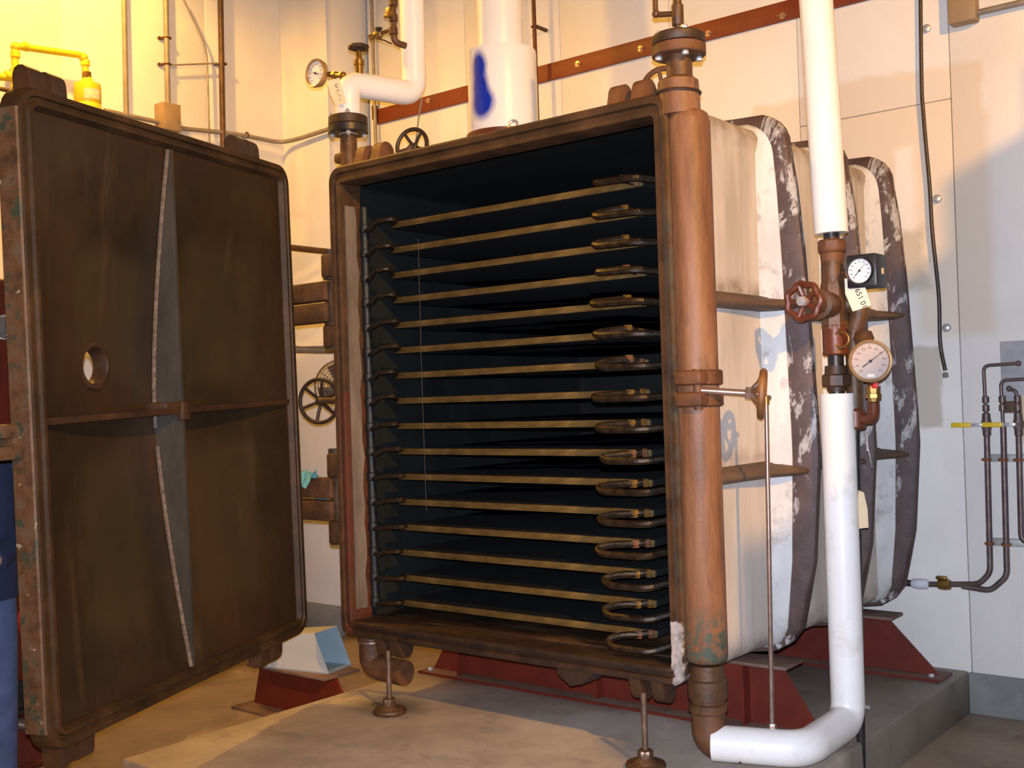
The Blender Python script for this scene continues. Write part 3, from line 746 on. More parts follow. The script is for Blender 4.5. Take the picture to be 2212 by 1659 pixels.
# red neighbour machine behind the door's free edge
MX0, MX1, MY0, MY1 = -1.75, -1.05, -1.62, -.93
r = empty('red_machine', ((MX0+MX1)/2, (MY0+MY1)/2, ZF), 'dark red machine standing behind the person at the left edge', 'machine')
mb = MB(); mb.box(((MX0+MX1)/2, (MY0+MY1)/2, .62), (MX1-MX0, MY1-MY0, 1.95), None, .03); obj('machine_body', mb, RED, r)
mb = MB(); mb.loft([rrect(MX0-.06, MX1+.06, ZF, ZF+.03, .01, y) for y in (MY0-.06, MY1+.04)], cap=True); obj('base_plate', mb, RED, r)
mb = MB(); mb.loft([[V((MX0+a, MY0+a, z)), V((MX1-a, MY0+a, z)), V((MX1-a, MY1-a, z)), V((MX0+a, MY1-a, z))] for z, a in ((ZF+.03, -.05), (-.35, .0))], cap=True); obj('skirt', mb, RED, r)
pp = A(40, 1508, 'x', MX1)
mb = MB(); mb.lathe((MX1-.01, pp.y, -.26), (1, 0, 0), [(0, .075), (.03, .075), (.03, .055), (.012, .05), (.012, .001)], 24, False); obj('round_port', mb, BLACKPL, r)
mb = MB(); mb.cyl((MX1-.02, pp.y-.06, -.36), (MX1+.16, pp.y+.14, -.42), .028); obj('drain_pipe', mb, CHROME, r)
mb = MB(); mb.cyl((MX1-.01, pp.y+.02, .09), (MX1+.03, pp.y+.02, .09), .035); mb.sphere((MX1+.03, pp.y+.02, .05), .03); obj('red_knob', mb, REDP, r)
gp = A(4, 708, 'x', MX1)
mb = MB(); mb.torus((MX1+.02, gp.y, gp.z), (1, -.3, 0), .05, .008, 24); mb.lathe((MX1-.01, gp.y, gp.z), (1, -.2, 0), [(0, .045), (.03, .045)], 20); obj('gauge_bezel', mb, CHROME, r)

# ================================================================== STEAM PIPE AT THE FRONT RIGHT
def ring_ends(mb, a, b, r, ri, seg=28):
    a, b = V(a), V(b); L = (b-a).length
    mb.lathe(a, b-a, [(0, ri), (0, r), (L, r), (L, ri), (0, ri)], seg, False); return mb
PY = .60
vx = lambda px, py: A(px, py, 'y', PY)
xv = 2.083; RJ = .0635
t0 = vx(1797, 505); 
sp = empty('insulated_steam_pipe', (xv, PY, ZP), 'white jacketed steam pipe rising in front of the dryer side at right', 'pipe')
mb = MB(); ring_ends(mb, (xv, PY, t0.z), (xv-.095, PY, 4.6), RJ, .035); obj('upper_jacket', mb, WHITE, sp)
zl = vx(1815, 850).z; zb = -.272
p_ = [(xv, PY, zl), (xv, PY, zb), (2.085, .20, zb), (1.835, .115, zb)]
mb = MB(); pts = fillet([(xv, PY, zl), (xv, PY, zb), (xv+.012, .175, zb), (1.797, .065, zb+.004)], .085, 8); mb.tube(pts, RJ, 28)
obj('lower_jacket', mb, WHITED, sp)
mb = MB(); mb.cyl((xv, PY, zl-.02), (xv, PY, t0.z+.03), .030, seg=20); obj('inner_pipe', mb, BLACKPIPE, sp)
zz = lambda py: vx(1805, py).z
mb = MB(); mb.lathe((xv, PY, zz(565)), (0, 0, 1), [(0, .042), (.03, .045), (zz(545)-zz(565), .042)], 20)
mb.lathe((xv, PY, zz(545)), (0, 0, 1), [(0, .05), (.008, .056), (zz(517)-zz(545)-.008, .056), (zz(517)-zz(545), .046)], 8); obj('upper_union', mb, RUST, sp)
mb = MB(); mb.lathe((xv, PY, zz(630)), (0, 0, 1), [(0, .04), (.01, .044), (zz(565)-zz(630), .042)], 20); obj('nipple', mb, BROWNIRON, sp)
mb = MB(); mb.lathe((xv, PY, zz(768)), (0, 0, 1), [(0, .043), (.006, .049), (.02, .047), (zz(700)-zz(768)-.02, .047), (zz(700)-zz(768)-.006, .05), (zz(700)-zz(768), .044)], 24); obj('strainer', mb, REDIRON, sp)
mb = MB(); mb.lathe((xv, PY, zz(845)), (0, 0, 1), [(0, .036), (.02, .038), (.022, .05)], 20); mb.lathe((xv, PY, zz(836)), (0, 0, 1), [(0, .052), (.006, .058), (zz(808)-zz(836)-.006, .058), (zz(808)-zz(836), .05)], 8)
mb.lathe((xv, PY, zz(808)), (0, 0, 1), [(0, .044), (zz(790)-zz(808), .042)], 18); obj('lower_union', mb, RUSTD, sp)
# globe valve, stem towards the camera
vc = V((xv, PY, zz(660)))
mb = MB(); mb.sphere(vc, .062, (.95, 1, 1.05), 20, 12); mb.lathe(vc-V((0, 0, .09)), (0, 0, 1), [(0, .05), (.02, .052), (.16, .052), (.18, .048)], 8)
mb.lathe(vc, (-.04, -1, 0), [(.03, .05), (.10, .048), (.11, .058), (.135, .058), (.14, .04), (.19, .03), (.20, .022), (.22, .02)], 16)
val = obj('globe_valve', mb, BROWNIRON, sp)
wc = vc+V((-.01, -.25, .005))
mb = MB(); mb.cyl(vc+V((0, -.2, 0)), wc+V((0, -.02, 0)), .009); mb.hexnut(wc+V((0, .0, 0)), (0, -1, 0), .02, .025); obj('valve_stem', mb, GALV, val)
mb = MB(); wheel(mb, wc, (-.04, -1, 0), .064, .0125, 5, .022, .012, .010, lobes=7, ph=.6); obj('handwheel', mb, REDIRON, val)
# side branch with the gauges
BX = A(1846, 905, 'y', PY+.03).x
bx = A(1850, 700, 'y', PY+.02)
mb = MB(); mb.tube(fillet([(xv, PY, vc.z+.005), (xv+.10, PY+.03, vc.z), (BX+.008, PY+.035, vc.z-.1)], .05), .036, 16)
zt2 = A(1855, 905, 'y', PY+.03).z
mb.cyl((BX+.008, PY+.035, vc.z-.06), (BX, PY+.035, zt2-.02), .031, seg=18); obj('bypass_branch', mb, BROWNIRON, sp)
LX = A(1858, 1600, 'y', PY+.10).x
mb = MB(); bp = V((BX, PY+.035, zt2)); mb.lathe(bp-V((0, 0, .04)), (0, 0, 1), [(0, .034), (.01, .042), (.07, .042), (.08, .034)], 18)
e1 = A(1888, 890, 'y', PY+.0)
mb.tube(fillet([bp, V((e1.x-.005, PY+.01, bp.z-.0)), V((e1.x, PY, A(1888, 868, 'y', PY).z))], .035), .022, 14); obj('branch_tee', mb, REDIRON, sp)
mb = MB(); mb.cyl((BX, PY+.035, zt2-.03), (LX, PY+.10, ZF+.02), .0165, seg=16)
mb.lathe((LX, PY+.10, ZF+.0), (0, 0, 1), [(0, .05), (.02, .05), (.03, .03), (.05, .026)], 16); obj('drain_leg', mb, BLACKPIPE, sp)
mb = MB(); mb.cyl((LX, PY+.10, -.24), (LX+.045, PY+.09, -.24), .008); obj('pet_cock', mb, GALV, sp)
mb = MB(); b0 = V((e1.x, PY, A(1888, 868, 'y', PY).z)); zg = A(1887, 826, 'y', PY).z
mb.lathe(b0, (0, 0, 1), [(0, .02), (.012, .022), (.014, .030), (.03, .031), (.032, .026), (.058, .029), (.06, .018), (zg-b0.z, .014)], 8); obj('gauge_cock', mb, BRASS, sp)
mb = MB(); mb.box((e1.x+.012, PY-.02, zg-.012), (.03, .014, .022), None, .003); obj('cock_lever', mb, REDP, sp)
mb = MB(); mb.torus((xv+.04, PY-.04, zz(735)), (0, -1, .0), .03, .004, 20, 6); obj('handle_ring', mb, BRASS, sp)
mb = MB(); mb.hexnut((BX+.03, PY+.02, zz(735)), (1, -.3, 0), .034, .05); obj('branch_fitting', mb, BROWNIRON, sp)

def dial(nm, c, nrm, R, label, cat, face, bez, needle, bezm, depth=.04, tag_box=False, parent_box=None):
    """round gauge: case, bezel, dial with ticks, needle; nrm points out of the dial; needle = angle in the dial"""
    c = V(c); nrm = V(nrm).normalized(); x = V((0, 0, 1)).cross(nrm).normalized(); y = nrm.cross(x)
    g = empty(nm, c - V((0, 0, R)), label, cat)
    if parent_box: obj('gauge_case', parent_box, BLACKPL, g)
    else:
        mb = MB(); mb.lathe(c-nrm*depth, nrm, [(0, R*.8), (.004, R*.92), (depth-.004, R*.95)], 32); obj('gauge_case', mb, bezm, g)
    mb = MB(); mb.lathe(c-nrm*.006, nrm, [(0, R*.84), (0, R*1.0), (.012, R*1.0), (.017, R*.95), (.015, R*.89), (.006, R*.84)], 36, False); obj('bezel', mb, bezm, g)
    mb = MB(); mb.lathe(c-nrm*.004, nrm, [(0, R*.9), (.004, R*.9)], 36); dl = obj('dial_face', mb, face, g)
    mb = MB()
    for k in range(31):
        a = math.radians(-45 + 270*k/30); e = x*math.cos(a)+y*math.sin(a); t = V(nrm).cross(e); L = .10 if k % 3 == 0 else .05
        p1 = c + e*R*(.83-L) + nrm*.0006; p2 = c+e*R*.83+nrm*.0006; w2 = t*R*(.011 if k % 3 == 0 else .006)
        mb.prism([p1-w2, p2-w2, p2+w2, p1+w2], nrm*.0006)
        if k % 3 == 0:
            q = c + e*R*.62 + nrm*.0006
            for s_ in (-.045, .04): mb.prism([q+x*R*s_-x*R*.022-y*R*.04, q+x*R*s_+x*R*.022-y*R*.04, q+x*R*s_+x*R*.022+y*R*.04, q+x*R*s_-x*R*.022+y*R*.04], nrm*.0005)
    obj('dial_marks', mb, INK if bez != 'soft' else mk_soft, dl)
    e = x*math.cos(needle)+y*math.sin(needle); t = nrm.cross(e); h = nrm*.004
    mb = MB(); mb.prism([c+h-e*R*.45-t*R*.03, c+h+e*R*.72-t*R*.006, c+h+e*R*.72+t*R*.006, c+h-e*R*.45+t*R*.03], nrm*.0012); mb.lathe(c, nrm, [(0, R*.075), (.007, R*.075)], 14); obj('needle', mb, INK, g)
    return g
mk_soft = mk('faded_print', (.10, .08, .08), (.15, .12, .12), 10, .6, 0, 0)
# square black gauge
gc = A(1857, 585, 'y', PY-.06); bmx = MB(); bmx.box(gc+V((.004, .058, 0)), (.115, .107, .125), None, .008)
dial('square_gauge', gc, (0, -1, 0), .053, 'square black gauge with white round dial above the paper tag', 'gauge', DIAL, 'ink', math.radians(47), BLACKPL, parent_box=bmx)
sgl = MB(); sgl.box(gc+V((.0623, .065, -.002)), (.001, .022, .022)); o = obj('serial_sticker', sgl, TANPAPER, bpy.data.objects['square_gauge'])
mb = MB(); mb.cyl(gc+V((-.06, .05, .005)), V((xv+.03, PY, gc.z+.005)), .012); obj('gauge_stem', mb, BROWNIRON, bpy.data.objects['square_gauge'])
# round bronze gauge
gc2 = A(1880, 780, 'y', PY-.07); nr = V((.55, -.83, .0))
g = dial('pressure_gauge', gc2, nr, .079, 'large round bronze pressure gauge with pinkish dial low on steam pipe', 'gauge', DIALP, 'soft', math.radians(36), GOLDBEZ, .045)
x_ = V((0, 0, 1)).cross(nr).normalized()
mb = MB(); c = gc2 + nr.normalized()*.002 - V((0, 0, .053)); mb.box(c, (.026, .002, .011), Matrix((x_, nr.normalized(), V((0, 0, 1)))).transposed()); obj('inspection_sticker', mb, PAPER, g)
mb = MB(); mb.cyl(gc2-nr.normalized()*.02-V((0, 0, .07)), V((e1.x, PY, zg-.01)), .010); obj('gauge_stem', mb, BLACKPIPE, g)

def text_mesh(s, size, mat, nm):
    cu = bpy.data.curves.new(nm, 'FONT'); cu.body = s; cu.size = size; cu.extrude = .0004; cu.align_x = 'CENTER'; cu.align_y = 'CENTER'
    o = bpy.data.objects.new('tmp_text', cu); COL.objects.link(o); dg = bpy.context.evaluated_depsgraph_get(); dg.update()
    me = bpy.data.meshes.new_from_object(o.evaluated_get(dg)); bpy.data.objects.remove(o); me.materials.clear(); me.materials.append(mat); return me
def card(nm, pix, plane, label, mat, cat='tag', th=.0012, text=None, tsize=.03, tpos=None, tdir=None, clear=.0):
    """paper card whose corners lie on a given plane (y = const)"""
    P = [A(px, py, 'y', plane) for px, py in pix]
    g = MB(); g.prism(P, (0, th, 0)); c = sum(P, V((0, 0, 0)))/len(P)
    o = obj(nm, g, mat, None, label, cat)
    if text:
        me = text_mesh(text, tsize, INK, 'tag_writing'); d = (V(A(*tdir[1], 'y', plane))-V(A(*tdir[0], 'y', plane))).normalized()
        n_ = V((0, -1, 0)); u_ = n_.cross(d); pos = A(*tpos, 'y', plane)+n_*.0006
        me.transform(Matrix.Translation(pos) @ Matrix((d, u_, n_)).transposed().to_4x4())
        obj('handwriting', me, INK, o)
    return o
card('paper_tag', ((1824, 602), (1862, 600), (1882, 660), (1842, 673), (1826, 635)), PY-.045, 'cream paper tag hanging below the square black gauge', PAPER, text='651 01', tsize=.029, tpos=(1860, 645), tdir=((1847, 618), (1866, 662)))
card('paper_tag', ((1852, 1058), (1866, 1064), (1874, 1100), (1876, 1140), (1855, 1142)), PY+.10-.065, 'tan paper tag half hidden behind lower white steam pipe', TANPAPER)
mb = MB(); mb.tube([A(1868, 930, 'y', PY-.01), A(1872, 940, 'y', PY-.012), A(1876, 975, 'y', PY-.01), A(1880, 990, 'y', PY-.01), A(1884, 1012, 'y', PY-.0)], .002, 6)
mb.tube([A(1868, 930, 'y', PY-.01), A(1872, 950, 'y', PY), A(1873, 975, 'y', PY)], .0022, 6)
obj('tag_wire', mb, CHROME, None, 'thin bent wire hanging under the bronze gauge', 'wire')

# thin steel tube from the clamp rod down to the white pipe
a = A(1655, 866, 'y', .165); b = A(1668, 1575, 'y', .165)
tp = empty('thin_steel_tube', (b.x, .165, b.z-.02), 'thin bright steel tube standing upright on the lower white steam pipe', 'tube')
mb = MB(); mb.tube(fillet([a+V((.004, .02, .012)), a+V((0, 0, .012)), a-V((0, 0, .03)), b], .012), .0085, 10); obj('tube_run', mb, PINKSTEEL, tp)
mb = MB(); mb.hexnut(b+V((0, 0, .02)), (0, 0, -1), .016, .03); mb.hexnut(b-V((0, 0, .012)), (0, 0, -1), .015, .022); obj('compression_fitting', mb, PINKSTEEL, tp)
mb = MB(); mb.cyl(a+V((0, 0, -.012)), a+V((0, 0, .016)), .0115); obj('brass_sleeve', mb, BRASS, tp)

# ================================================================== PIPES ON TOP OF THE DRYER
def bolts(parent, c, z0, z1, R, n, r=.012, ph=0, tail=.012):
    for k in range(n):
        a = ph+2*PI*k/n; p = V((c.x+R*math.cos(a), c.y+R*math.sin(a), 0))
        mb = MB(); mb.cyl((p.x, p.y, z0-tail), (p.x, p.y, z1+tail), r*.55, seg=8); mb.hexnut((p.x, p.y, z0), (0, 0, -1), r, .014); mb.hexnut((p.x, p.y, z1), (0, 0, 1), r, .014)
        obj('flange_bolt', mb, GALV, parent)
fy = .06
c = A(1466, 100, 'y', fy); zfl = c.z
r = empty('flanged_riser', (c.x, fy, 2.0), 'rusty flanged pipe riser standing on the dryer top right corner', 'pipe')
mb = MB(); z0 = A(1478, 232, 'y', fy).z; z1 = A(1480, 168, 'y', fy).z
mb.lathe((cx-.03, fy, z0-.03), (0, 0, 1), [(0, .078), (.03, .078), (z1-z0+.02, .074), (z1-z0+.03, .06)], 24); obj('riser_collar', mb, COLUMN, r, ang=50)
mb = MB(); mb.torus((cx-.03, fy, z0+.055), (.05, 0, 1), .0785, .006, 30, 6); obj('binding_wire', mb, RUSTD, r)
mb = MB(); mb.lathe((c.x, fy, z1-.02), (0, 0, 1), [(0, .056), (.02, .054), (.025, .047), (zfl-z1, .047)], 24); obj('riser_pipe', mb, BROWNIRON, r)
zlo = A(1466, 123, 'y', fy).z; zmid = A(1466, 98, 'y', fy).z; zhi = A(1466, 76, 'y', fy).z
mb = MB(); mb.lathe((c.x, fy, zlo), (0, 0, 1), [(0, .094), (.004, .098), (zmid-zlo-.006, .098), (zmid-zlo-.002, .092)], 32); obj('lower_flange', mb, RUST, r)
mb = MB(); mb.lathe((c.x, fy, zmid), (0, 0, 1), [(0, .094), (.004, .097), (zhi-zmid-.006, .097), (zhi-zmid, .09)], 32); obj('blind_flange', mb, RUSTD, r)
bolts(r, V((c.x, fy, 0)), zlo, zhi, .076, 4, .013, ph=-.75)
mb = MB(); tz = A(1461, 30, 'y', fy).z; mb.cyl((c.x, fy, zhi), (c.x, fy, tz-.04), .014)
mb.lathe((c.x, fy, tz-.045), (0, 0, 1), [(0, .019), (.004, .022), (.075, .022), (.08, .016), (.6, .016)], 16)
mb.tube(fillet([(c.x, fy, tz), A(1416, 32, 'y', fy-.005), A(1414, -60, 'y', fy-.005)], .018), .010, 10)
mb.sphere(A(1417, 30, 'y', fy-.005), .015); obj('vent_piping', mb, BROWNIRON, r)

fy = .20
c = A(752, 272, 'y', fy)
r = empty('steam_inlet_pipe', (c.x, fy, 2.0), 'white elbowed steam pipe with black flange on dryer top left', 'pipe')
zb_, zm_, zt_2 = A(752, 290, 'y', fy).z, A(752, 272, 'y', fy).z, A(752, 252, 'y', fy).z
mb = MB(); mb.lathe((c.x, fy, 2.02), (0, 0, 1), [(0, .05), (.02, .05), (.05, .046), (zb_-2.02, .039)], 22); z5 = A(737, 345, 'y', fy).z
mb.box((c.x-.03, fy-.01, z5), (.07, .07, .05), None, .015); obj('riser_pipe', mb, BROWNIRON, r)
mb = MB(); mb.lathe((c.x, fy, zb_-.004), (0, 0, 1), [(0, .041), (.004, .044), (.010, .044)], 20); obj('gasket_ring', mb, GALV, r)
mb = MB(); mb.lathe((c.x, fy, zb_), (0, 0, 1), [(0, .092), (.004, .096), (zm_-zb_-.004, .096), (zm_-zb_, .09)], 32); obj('lower_flange', mb, BLACKPIPE, r)
mb = MB(); mb.lathe((c.x, fy, zm_), (0, 0, 1), [(0, .09), (.004, .094), (zt_2-zm_-.006, .094), (zt_2-zm_, .086)], 32); obj('upper_flange', mb, RUSTD, r)
bolts(r, V((c.x, fy, 0)), zb_, zt_2, .076, 4, .012, ph=-.75, tail=.02)
pz0 = V((c.x+.002, fy, zt_2)); k1 = A(757, 178, 'y', fy); k2x = A(895, 190, 'y', 1.05)
# the horizontal run heads back (+y) and then rises
y2 = fy
for _ in range(40):
    y2 += .02
    if A(895, 205, 'z', k1.z).y < y2: break
k2 = A(895, 203, 'z', k1.z)
mb = MB(); mb.tube(fillet([pz0, V((c.x+.002, fy, k1.z)), V((k2.x, k2.y, k1.z)), V((k2.x, k2.y, 4.8))], .075, 8), .062, 26); obj('insulation_jacket', mb, WHITE, r)
vst = A(775, 120, 'y', fy+.05)
mb = MB(); mb.lathe((vst.x, fy+.05, k1.z+.03), (0, 0, 1), [(0, .02), (.06, .02), (.062, .026), (.085, .026), (.088, .018), (.12, .014), (.15, .008)], 10); obj('valve_bonnet', mb, BRASS, r)
wz = A(775, 102, 'y', fy+.05).z
mb = MB(); wheel(mb, (vst.x, fy+.05, wz), (0, 0, 1), .040, .0105, 5, .014, .004, .008, lobes=6); mb.cyl((vst.x, fy+.05, wz-.06), (vst.x, fy+.05, wz+.01), .007); obj('handwheel', mb, RUSTD, r)
# dial gauge on the elbow, pointing left
gcn = A(682, 158, 'y', fy-.02); nrm = V((.12, -.99, 0))
g = dial('temperature_gauge', gcn, (-.05, -1, .0), .070, 'round white dial gauge on the left end of the elbowed steam pipe', 'gauge', DIAL, 'soft', math.radians(160), GOLDBEZ, .03)
mb = MB(); s0 = gcn+V((.02, .03, 0)); s1 = A(745, 165, 'y', fy-.01)
mb.tube([s0, s1], .013, 10); mb.hexnut(s0.lerp(s1, .45), s1-s0, .02, .03); mb.hexnut(s0.lerp(s1, .8), s1-s0, .023, .025); obj('gauge_stem', mb, BRASS, g)
card('paper_tag', ((706, 175), (733, 168), (748, 222), (726, 229), (714, 205)), fy-.075, 'pale paper tag under the gauge on the elbowed steam pipe', PAPER)
o = bpy.data.objects['paper_tag.002']
mb = MB()
for (x0, y0, x1, y1) in ((724, 183, 729, 181), (724, 183, 726, 189), (726, 189, 730, 187), (727, 196, 732, 194), (728, 201, 731, 203), (731, 207, 735, 206), (733, 213, 735, 216)):
    p, q = A(x0, y0, 'y', fy-.0757), A(x1, y1, 'y', fy-.0757); mb.cyl(p, q, .0012, seg=6)
obj('handwriting', mb, INK, o)
# brass valve cluster at the top, beside the rising pipe
yv = k2.y-.12
c1 = A(848, 0, 'y', yv); c2_ = A(851, 78, 'y', yv); c3_ = A(876, 99, 'y', yv+.06)
r = empty('drip_valve_set', c3_, 'brown threaded pipe and brass cocks tapping the rising white pipe', 'valve')
mb = MB(); mb.tube(fillet([c1+V((0, 0, .6)), c1, c2_+V((0, 0, -.03)), c3_], .03), .0165, 12)
for py in (8, 42, 70): mb.lathe(A(850, py+6, 'y', yv), (0, 0, 1), [(0, .017), (.004, .023), (.035, .023), (.039, .017)], 12)
obj('pipe_run', mb, BROWNIRON, r)
mb = MB(); q = A(842, 27, 'y', yv-.02); mb.box(q, (.035, .03, .05), None, .006); mb.cyl(q+V((-.03, 0, -.01)), q+V((.02, 0, -.01)), .012); obj('ball_cock', mb, BRASS, r)
q0, q1 = A(842, 65, 'y', yv), A(806, 79, 'y', yv-.03)
mb = MB(); mb.tube([q0, q1], .010, 8); mb.hexnut(q0.lerp(q1, .5), q1-q0, .02, .04); mb.lathe(q1, q1-q0, [(0, .013), (.02, .016)], 10); obj('bleed_cock', mb, BRASS, r)
mb = MB(); mb.lathe(A(818, 65, 'y', yv-.03), (.1, -.2, 1), [(0, .018), (.012, .02), (.014, .012)], 8); mb.cyl(A(818, 75, 'y', yv-.03), A(818, 64, 'y', yv-.03), .006); obj('cock_knob', mb, BLACKPIPE, r)
mb = MB(); mb.tube([A(812, 82, 'y', yv-.02), A(832, 88, 'y', yv), A(846, 95, 'y', yv+.02)], .004, 6); obj('tie_rod', mb, BROWNIRON, r)

# white vacuum duct with the blue spray patch
yd = .93
cL, cR = A(1011, 200, 'y', yd), A(1160, 200, 'y', yd); rd = (cR.x-cL.x)*math.cos(YAW)*.5/math.cos(YAW)*.80
cm = A(1086, 200, 'y', yd); rd = 75*((cm-CAM).dot(fw))/FPX; ru = 50*((cm-CAM).dot(fw))/FPX
ztop = A(1086, 112, 'y', yd).z; zbot = A(1086, 280, 'y', yd).z
view = (CAM-V((cm.x, yd, 0))); view.z = 0; view.normalize(); rgt = V((view.y*-1, view.x, 0))
dk = empty('vacuum_duct', (cm.x, yd, 2.04), 'fat white jacketed vacuum duct with a blue spray paint patch', 'duct')
def duct_mat(cz):
    t = MT('white_jacket_with_blue_spray', .28, 0, .45)
    c = t.ramp(t.noise(3, 4), [(.3, (.76, .745, .72)), (.7, (.83, .82, .80))])
    lft = view*.80 - rgt*.60
    for (dz, hz, hw, sh) in ((.085, .10, .066, -.02), (-.02, .12, .070, -.015), (-.095, .10, .088, .0)):
        p = (lft.normalized()*rd + rgt*sh)
        mk_ = t.blob((p.x, p.y, dz), (hw, hw*1.1, hz), .10, 14, .45); c = t.mix(mk_, c, (.008, .030, .40))
    t.col(c); return t.done()
mb = MB(); mb.lathe((cm.x, yd, zbot-.05), (0, 0, 1), [(0, rd*.98), (.02, rd), (ztop-zbot+.03, rd), (ztop-zbot+.045, rd*.985), (ztop-zbot+.05, ru)], 40)
lowj = obj('lower_jacket', mb, duct_mat(0), dk, origin=(cm.x, yd, (zbot+ztop)/2))
mb = MB(); mb.cyl((cm.x-.004, yd, ztop-.02), (cm.x-.004, yd, 4.8), ru, seg=36); obj('upper_jacket', mb, WHITE, dk)
mb = MB(); mb.lathe((cm.x, yd, 2.04), (0, 0, 1), [(0, rd*1.08), (zbot-2.04-.03, rd*1.08)], 36); obj('duct_flange', mb, REDIRON, dk)
q = A(1108, 264, 'y', yd-.2); mb = MB(); mb.torus(V((q.x, q.y, q.z-.012)), (.3, -.9, .3), .022, .007, 18, 6); obj('lifting_eye', mb, GALV, dk)

# ================================================================== LEFT SIDE FITTINGS BETWEEN DOOR AND CHAMBER
def straight(nm, a, b, r, mat, label, cat='pipe', clips=()):
    e = empty(nm, a, label, cat); obj('pipe_run', MB().cyl(a, b, r, seg=12), mat, e); return e
a, b = A(560, 540, 'y', 1.62), A(760, 543, 'y', 1.62)
a = A(675, 540, 'x', -1.72)
obj('cross_pipe', MB().cyl((-1.72, -.2, a.z), (-1.72, YW, a.z), .020), BROWNIRON, None, 'brown level pipe seen behind the upper hinge', 'pipe')
a = A(680, 757, 'x', -1.72); mb = MB(); mb.cyl((-1.72, -.2, a.z), (-1.72, YW, a.z), .020); mb.tube([(-1.71, -.2+.1*k, a.z+.022+.004*math.sin(k*2.1)) for k in range(22)], .006, 6)
obj('cross_pipe', mb, CONDUIT, None, 'pale level pipe seen just below the upper hinge', 'pipe')
fc = A(738, 835, 'y', .62); nrm = V((.62, -.78, 0))
fan = empty('fan', (fc.x, fc.y, fc.z-.145), 'wire guarded fan half hidden behind the dryer left edge', 'fan')
mb = MB(); fx, fy_, fz = mb.frame(nrm)
for k in range(1, 9): mb.torus(fc + nrm*.03*(1-(k/8)**2), nrm, .145*k/8, .0022 if k < 8 else .005, 36, 5)
for k in range(10):
    a_ = 2*PI*k/10; e = fx*math.cos(a_)+fy_*math.sin(a_); mb.tube([fc+nrm*.03, fc+nrm*.022+e*.08, fc+e*.145], .0022, 5)
obj('wire_guard', mb, STEELGUARD, fan)
mb = MB(); mb.lathe(fc-nrm*.13, nrm, [(0, .04), (.02, .06), (.09, .06), (.1, .03), (.14, .02)], 18); obj('motor', mb, RUSTD, fan)
mb = MB()
for k in range(4):
    a_ = 2*PI*k/4+.4; e = fx*math.cos(a_)+fy_*math.sin(a_); t_ = nrm.cross(e)
    mb.prism([fc+e*.02-t_*.02, fc+e*.12-t_*.045+nrm*.01, fc+e*.13+t_*.03-nrm*.012, fc+e*.02+t_*.02], nrm*.003)
obj('blades', mb, BROWNIRON, fan)
mb = MB(); pst = fc-nrm*.11; mb.tube([pst, V((-.055, pst.y+.02, pst.z-.01))], .018, 12); mb.lathe((-.062, pst.y+.02, pst.z-.01), (-1, 0, 0), [(0, .05), (.012, .05), (.02, .03)], 18); obj('wall_arm', mb, RUSTD, fan)
# teal cloth draped over the lower hinge arm
mb = MB(); P = []
base = A(672, 1025, 'y', .0)
rows = []
for i in range(9):
    row = []
    for j in range(8):
        s_, t_ = i/8, j/7
        zoff = .02 - (abs(s_-.35)**1.3)*.30; yoff = (s_-.35)*.14 + .012*math.sin(j*1.7+i)
        row.append(V((base.x-.05+.09*t_+.01*math.sin(i*2.1+j), -.02+yoff, base.z+zoff+.008*math.sin(j*2.3+i*1.3))))
    rows.append(row)
mb.loft(rows, closed=False); bmesh.ops.solidify(mb.bm, geom=mb.bm.faces[:], thickness=.004)
obj('cloth', mb, TEAL, None, 'crumpled teal cloth draped on the lower hinge arm', 'cloth', ang=70)

# ================================================================== WALL RAIL
rl_ = empty('wall_rail', (.9, YW, 2.93), 'long red brown steel bar bolted level along the back wall', 'rail')
mb = MB(); mb.box(((-1.78+6.5)/2, YW-.010, 2.985), (8.28, .019, .104), None, .003); obj('flat_bar', mb, RAIL, rl_)
for px, py in ((925, 217), (1247, 138), (1383, 105), (1530, 72), (1690, 34)):
    q = A(px, py, 'y', YW-.02)
    mb = MB(); mb.lathe((q.x, YW-.0185, q.z), (0, -1, 0), [(0, .018), (.003, .018), (.0035, .009), (.010, .008)], 16); mb.cyl((q.x-.03, YW-.026, q.z+.004), (q.x+.03, YW-.026, q.z-.004), .0035, seg=6); obj('toggle_bolt', mb, GOLDBEZ, rl_)
for x in (2.3, 3.1): 
    mb = MB(); mb.lathe((x, YW-.0185, 2.985), (0, -1, 0), [(0, .022), (.003, .022), (.0035, .010), (.012, .009)], 16); obj('toggle_bolt', mb, GOLDBEZ, rl_)
# rust coloured conduit above the rail with its hanger
yq = YW-.10
a, b = A(1150, -60, 'y', yq), A(1158, 170, 'y', yq)
e = empty('wall_conduit', b, 'thin rust brown conduit running down behind the white vacuum duct', 'conduit')
obj('conduit_run', MB().cyl((a.x, yq, 4.9), (a.x+.003, yq, 2.3), .013, seg=12), REDIRON, e)
q = A(1153, 58, 'y', yq); mb = MB(); mb.torus((a.x, yq, q.z), (0, 0, 1), .016, .005, 16, 6); mb.cyl((a.x+.012, yq+.01, q.z), (a.x+.02, YW-.002, q.z-.005), .012); obj('standoff', mb, BROWNIRON, e)
# thin conduit on the corner behind the elbowed pipe
a = A(803, 10, 'y', YW-.04)
e = empty('wall_conduit', (a.x, a.y, 2.2), 'pale thin conduit running down the back wall corner behind the elbow', 'conduit')
obj('conduit_run', MB().cyl((a.x, YW-.04, 5.0), (a.x, YW-.04, 2.0), .013, seg=12), CONDUIT, e)
q = A(803, 243, 'y', YW-.04); mb = MB(); mb.box((a.x-.02, YW-.02, q.z), (.03, .036, .10), None, .004); obj('strap', mb, BROWNIRON, e)
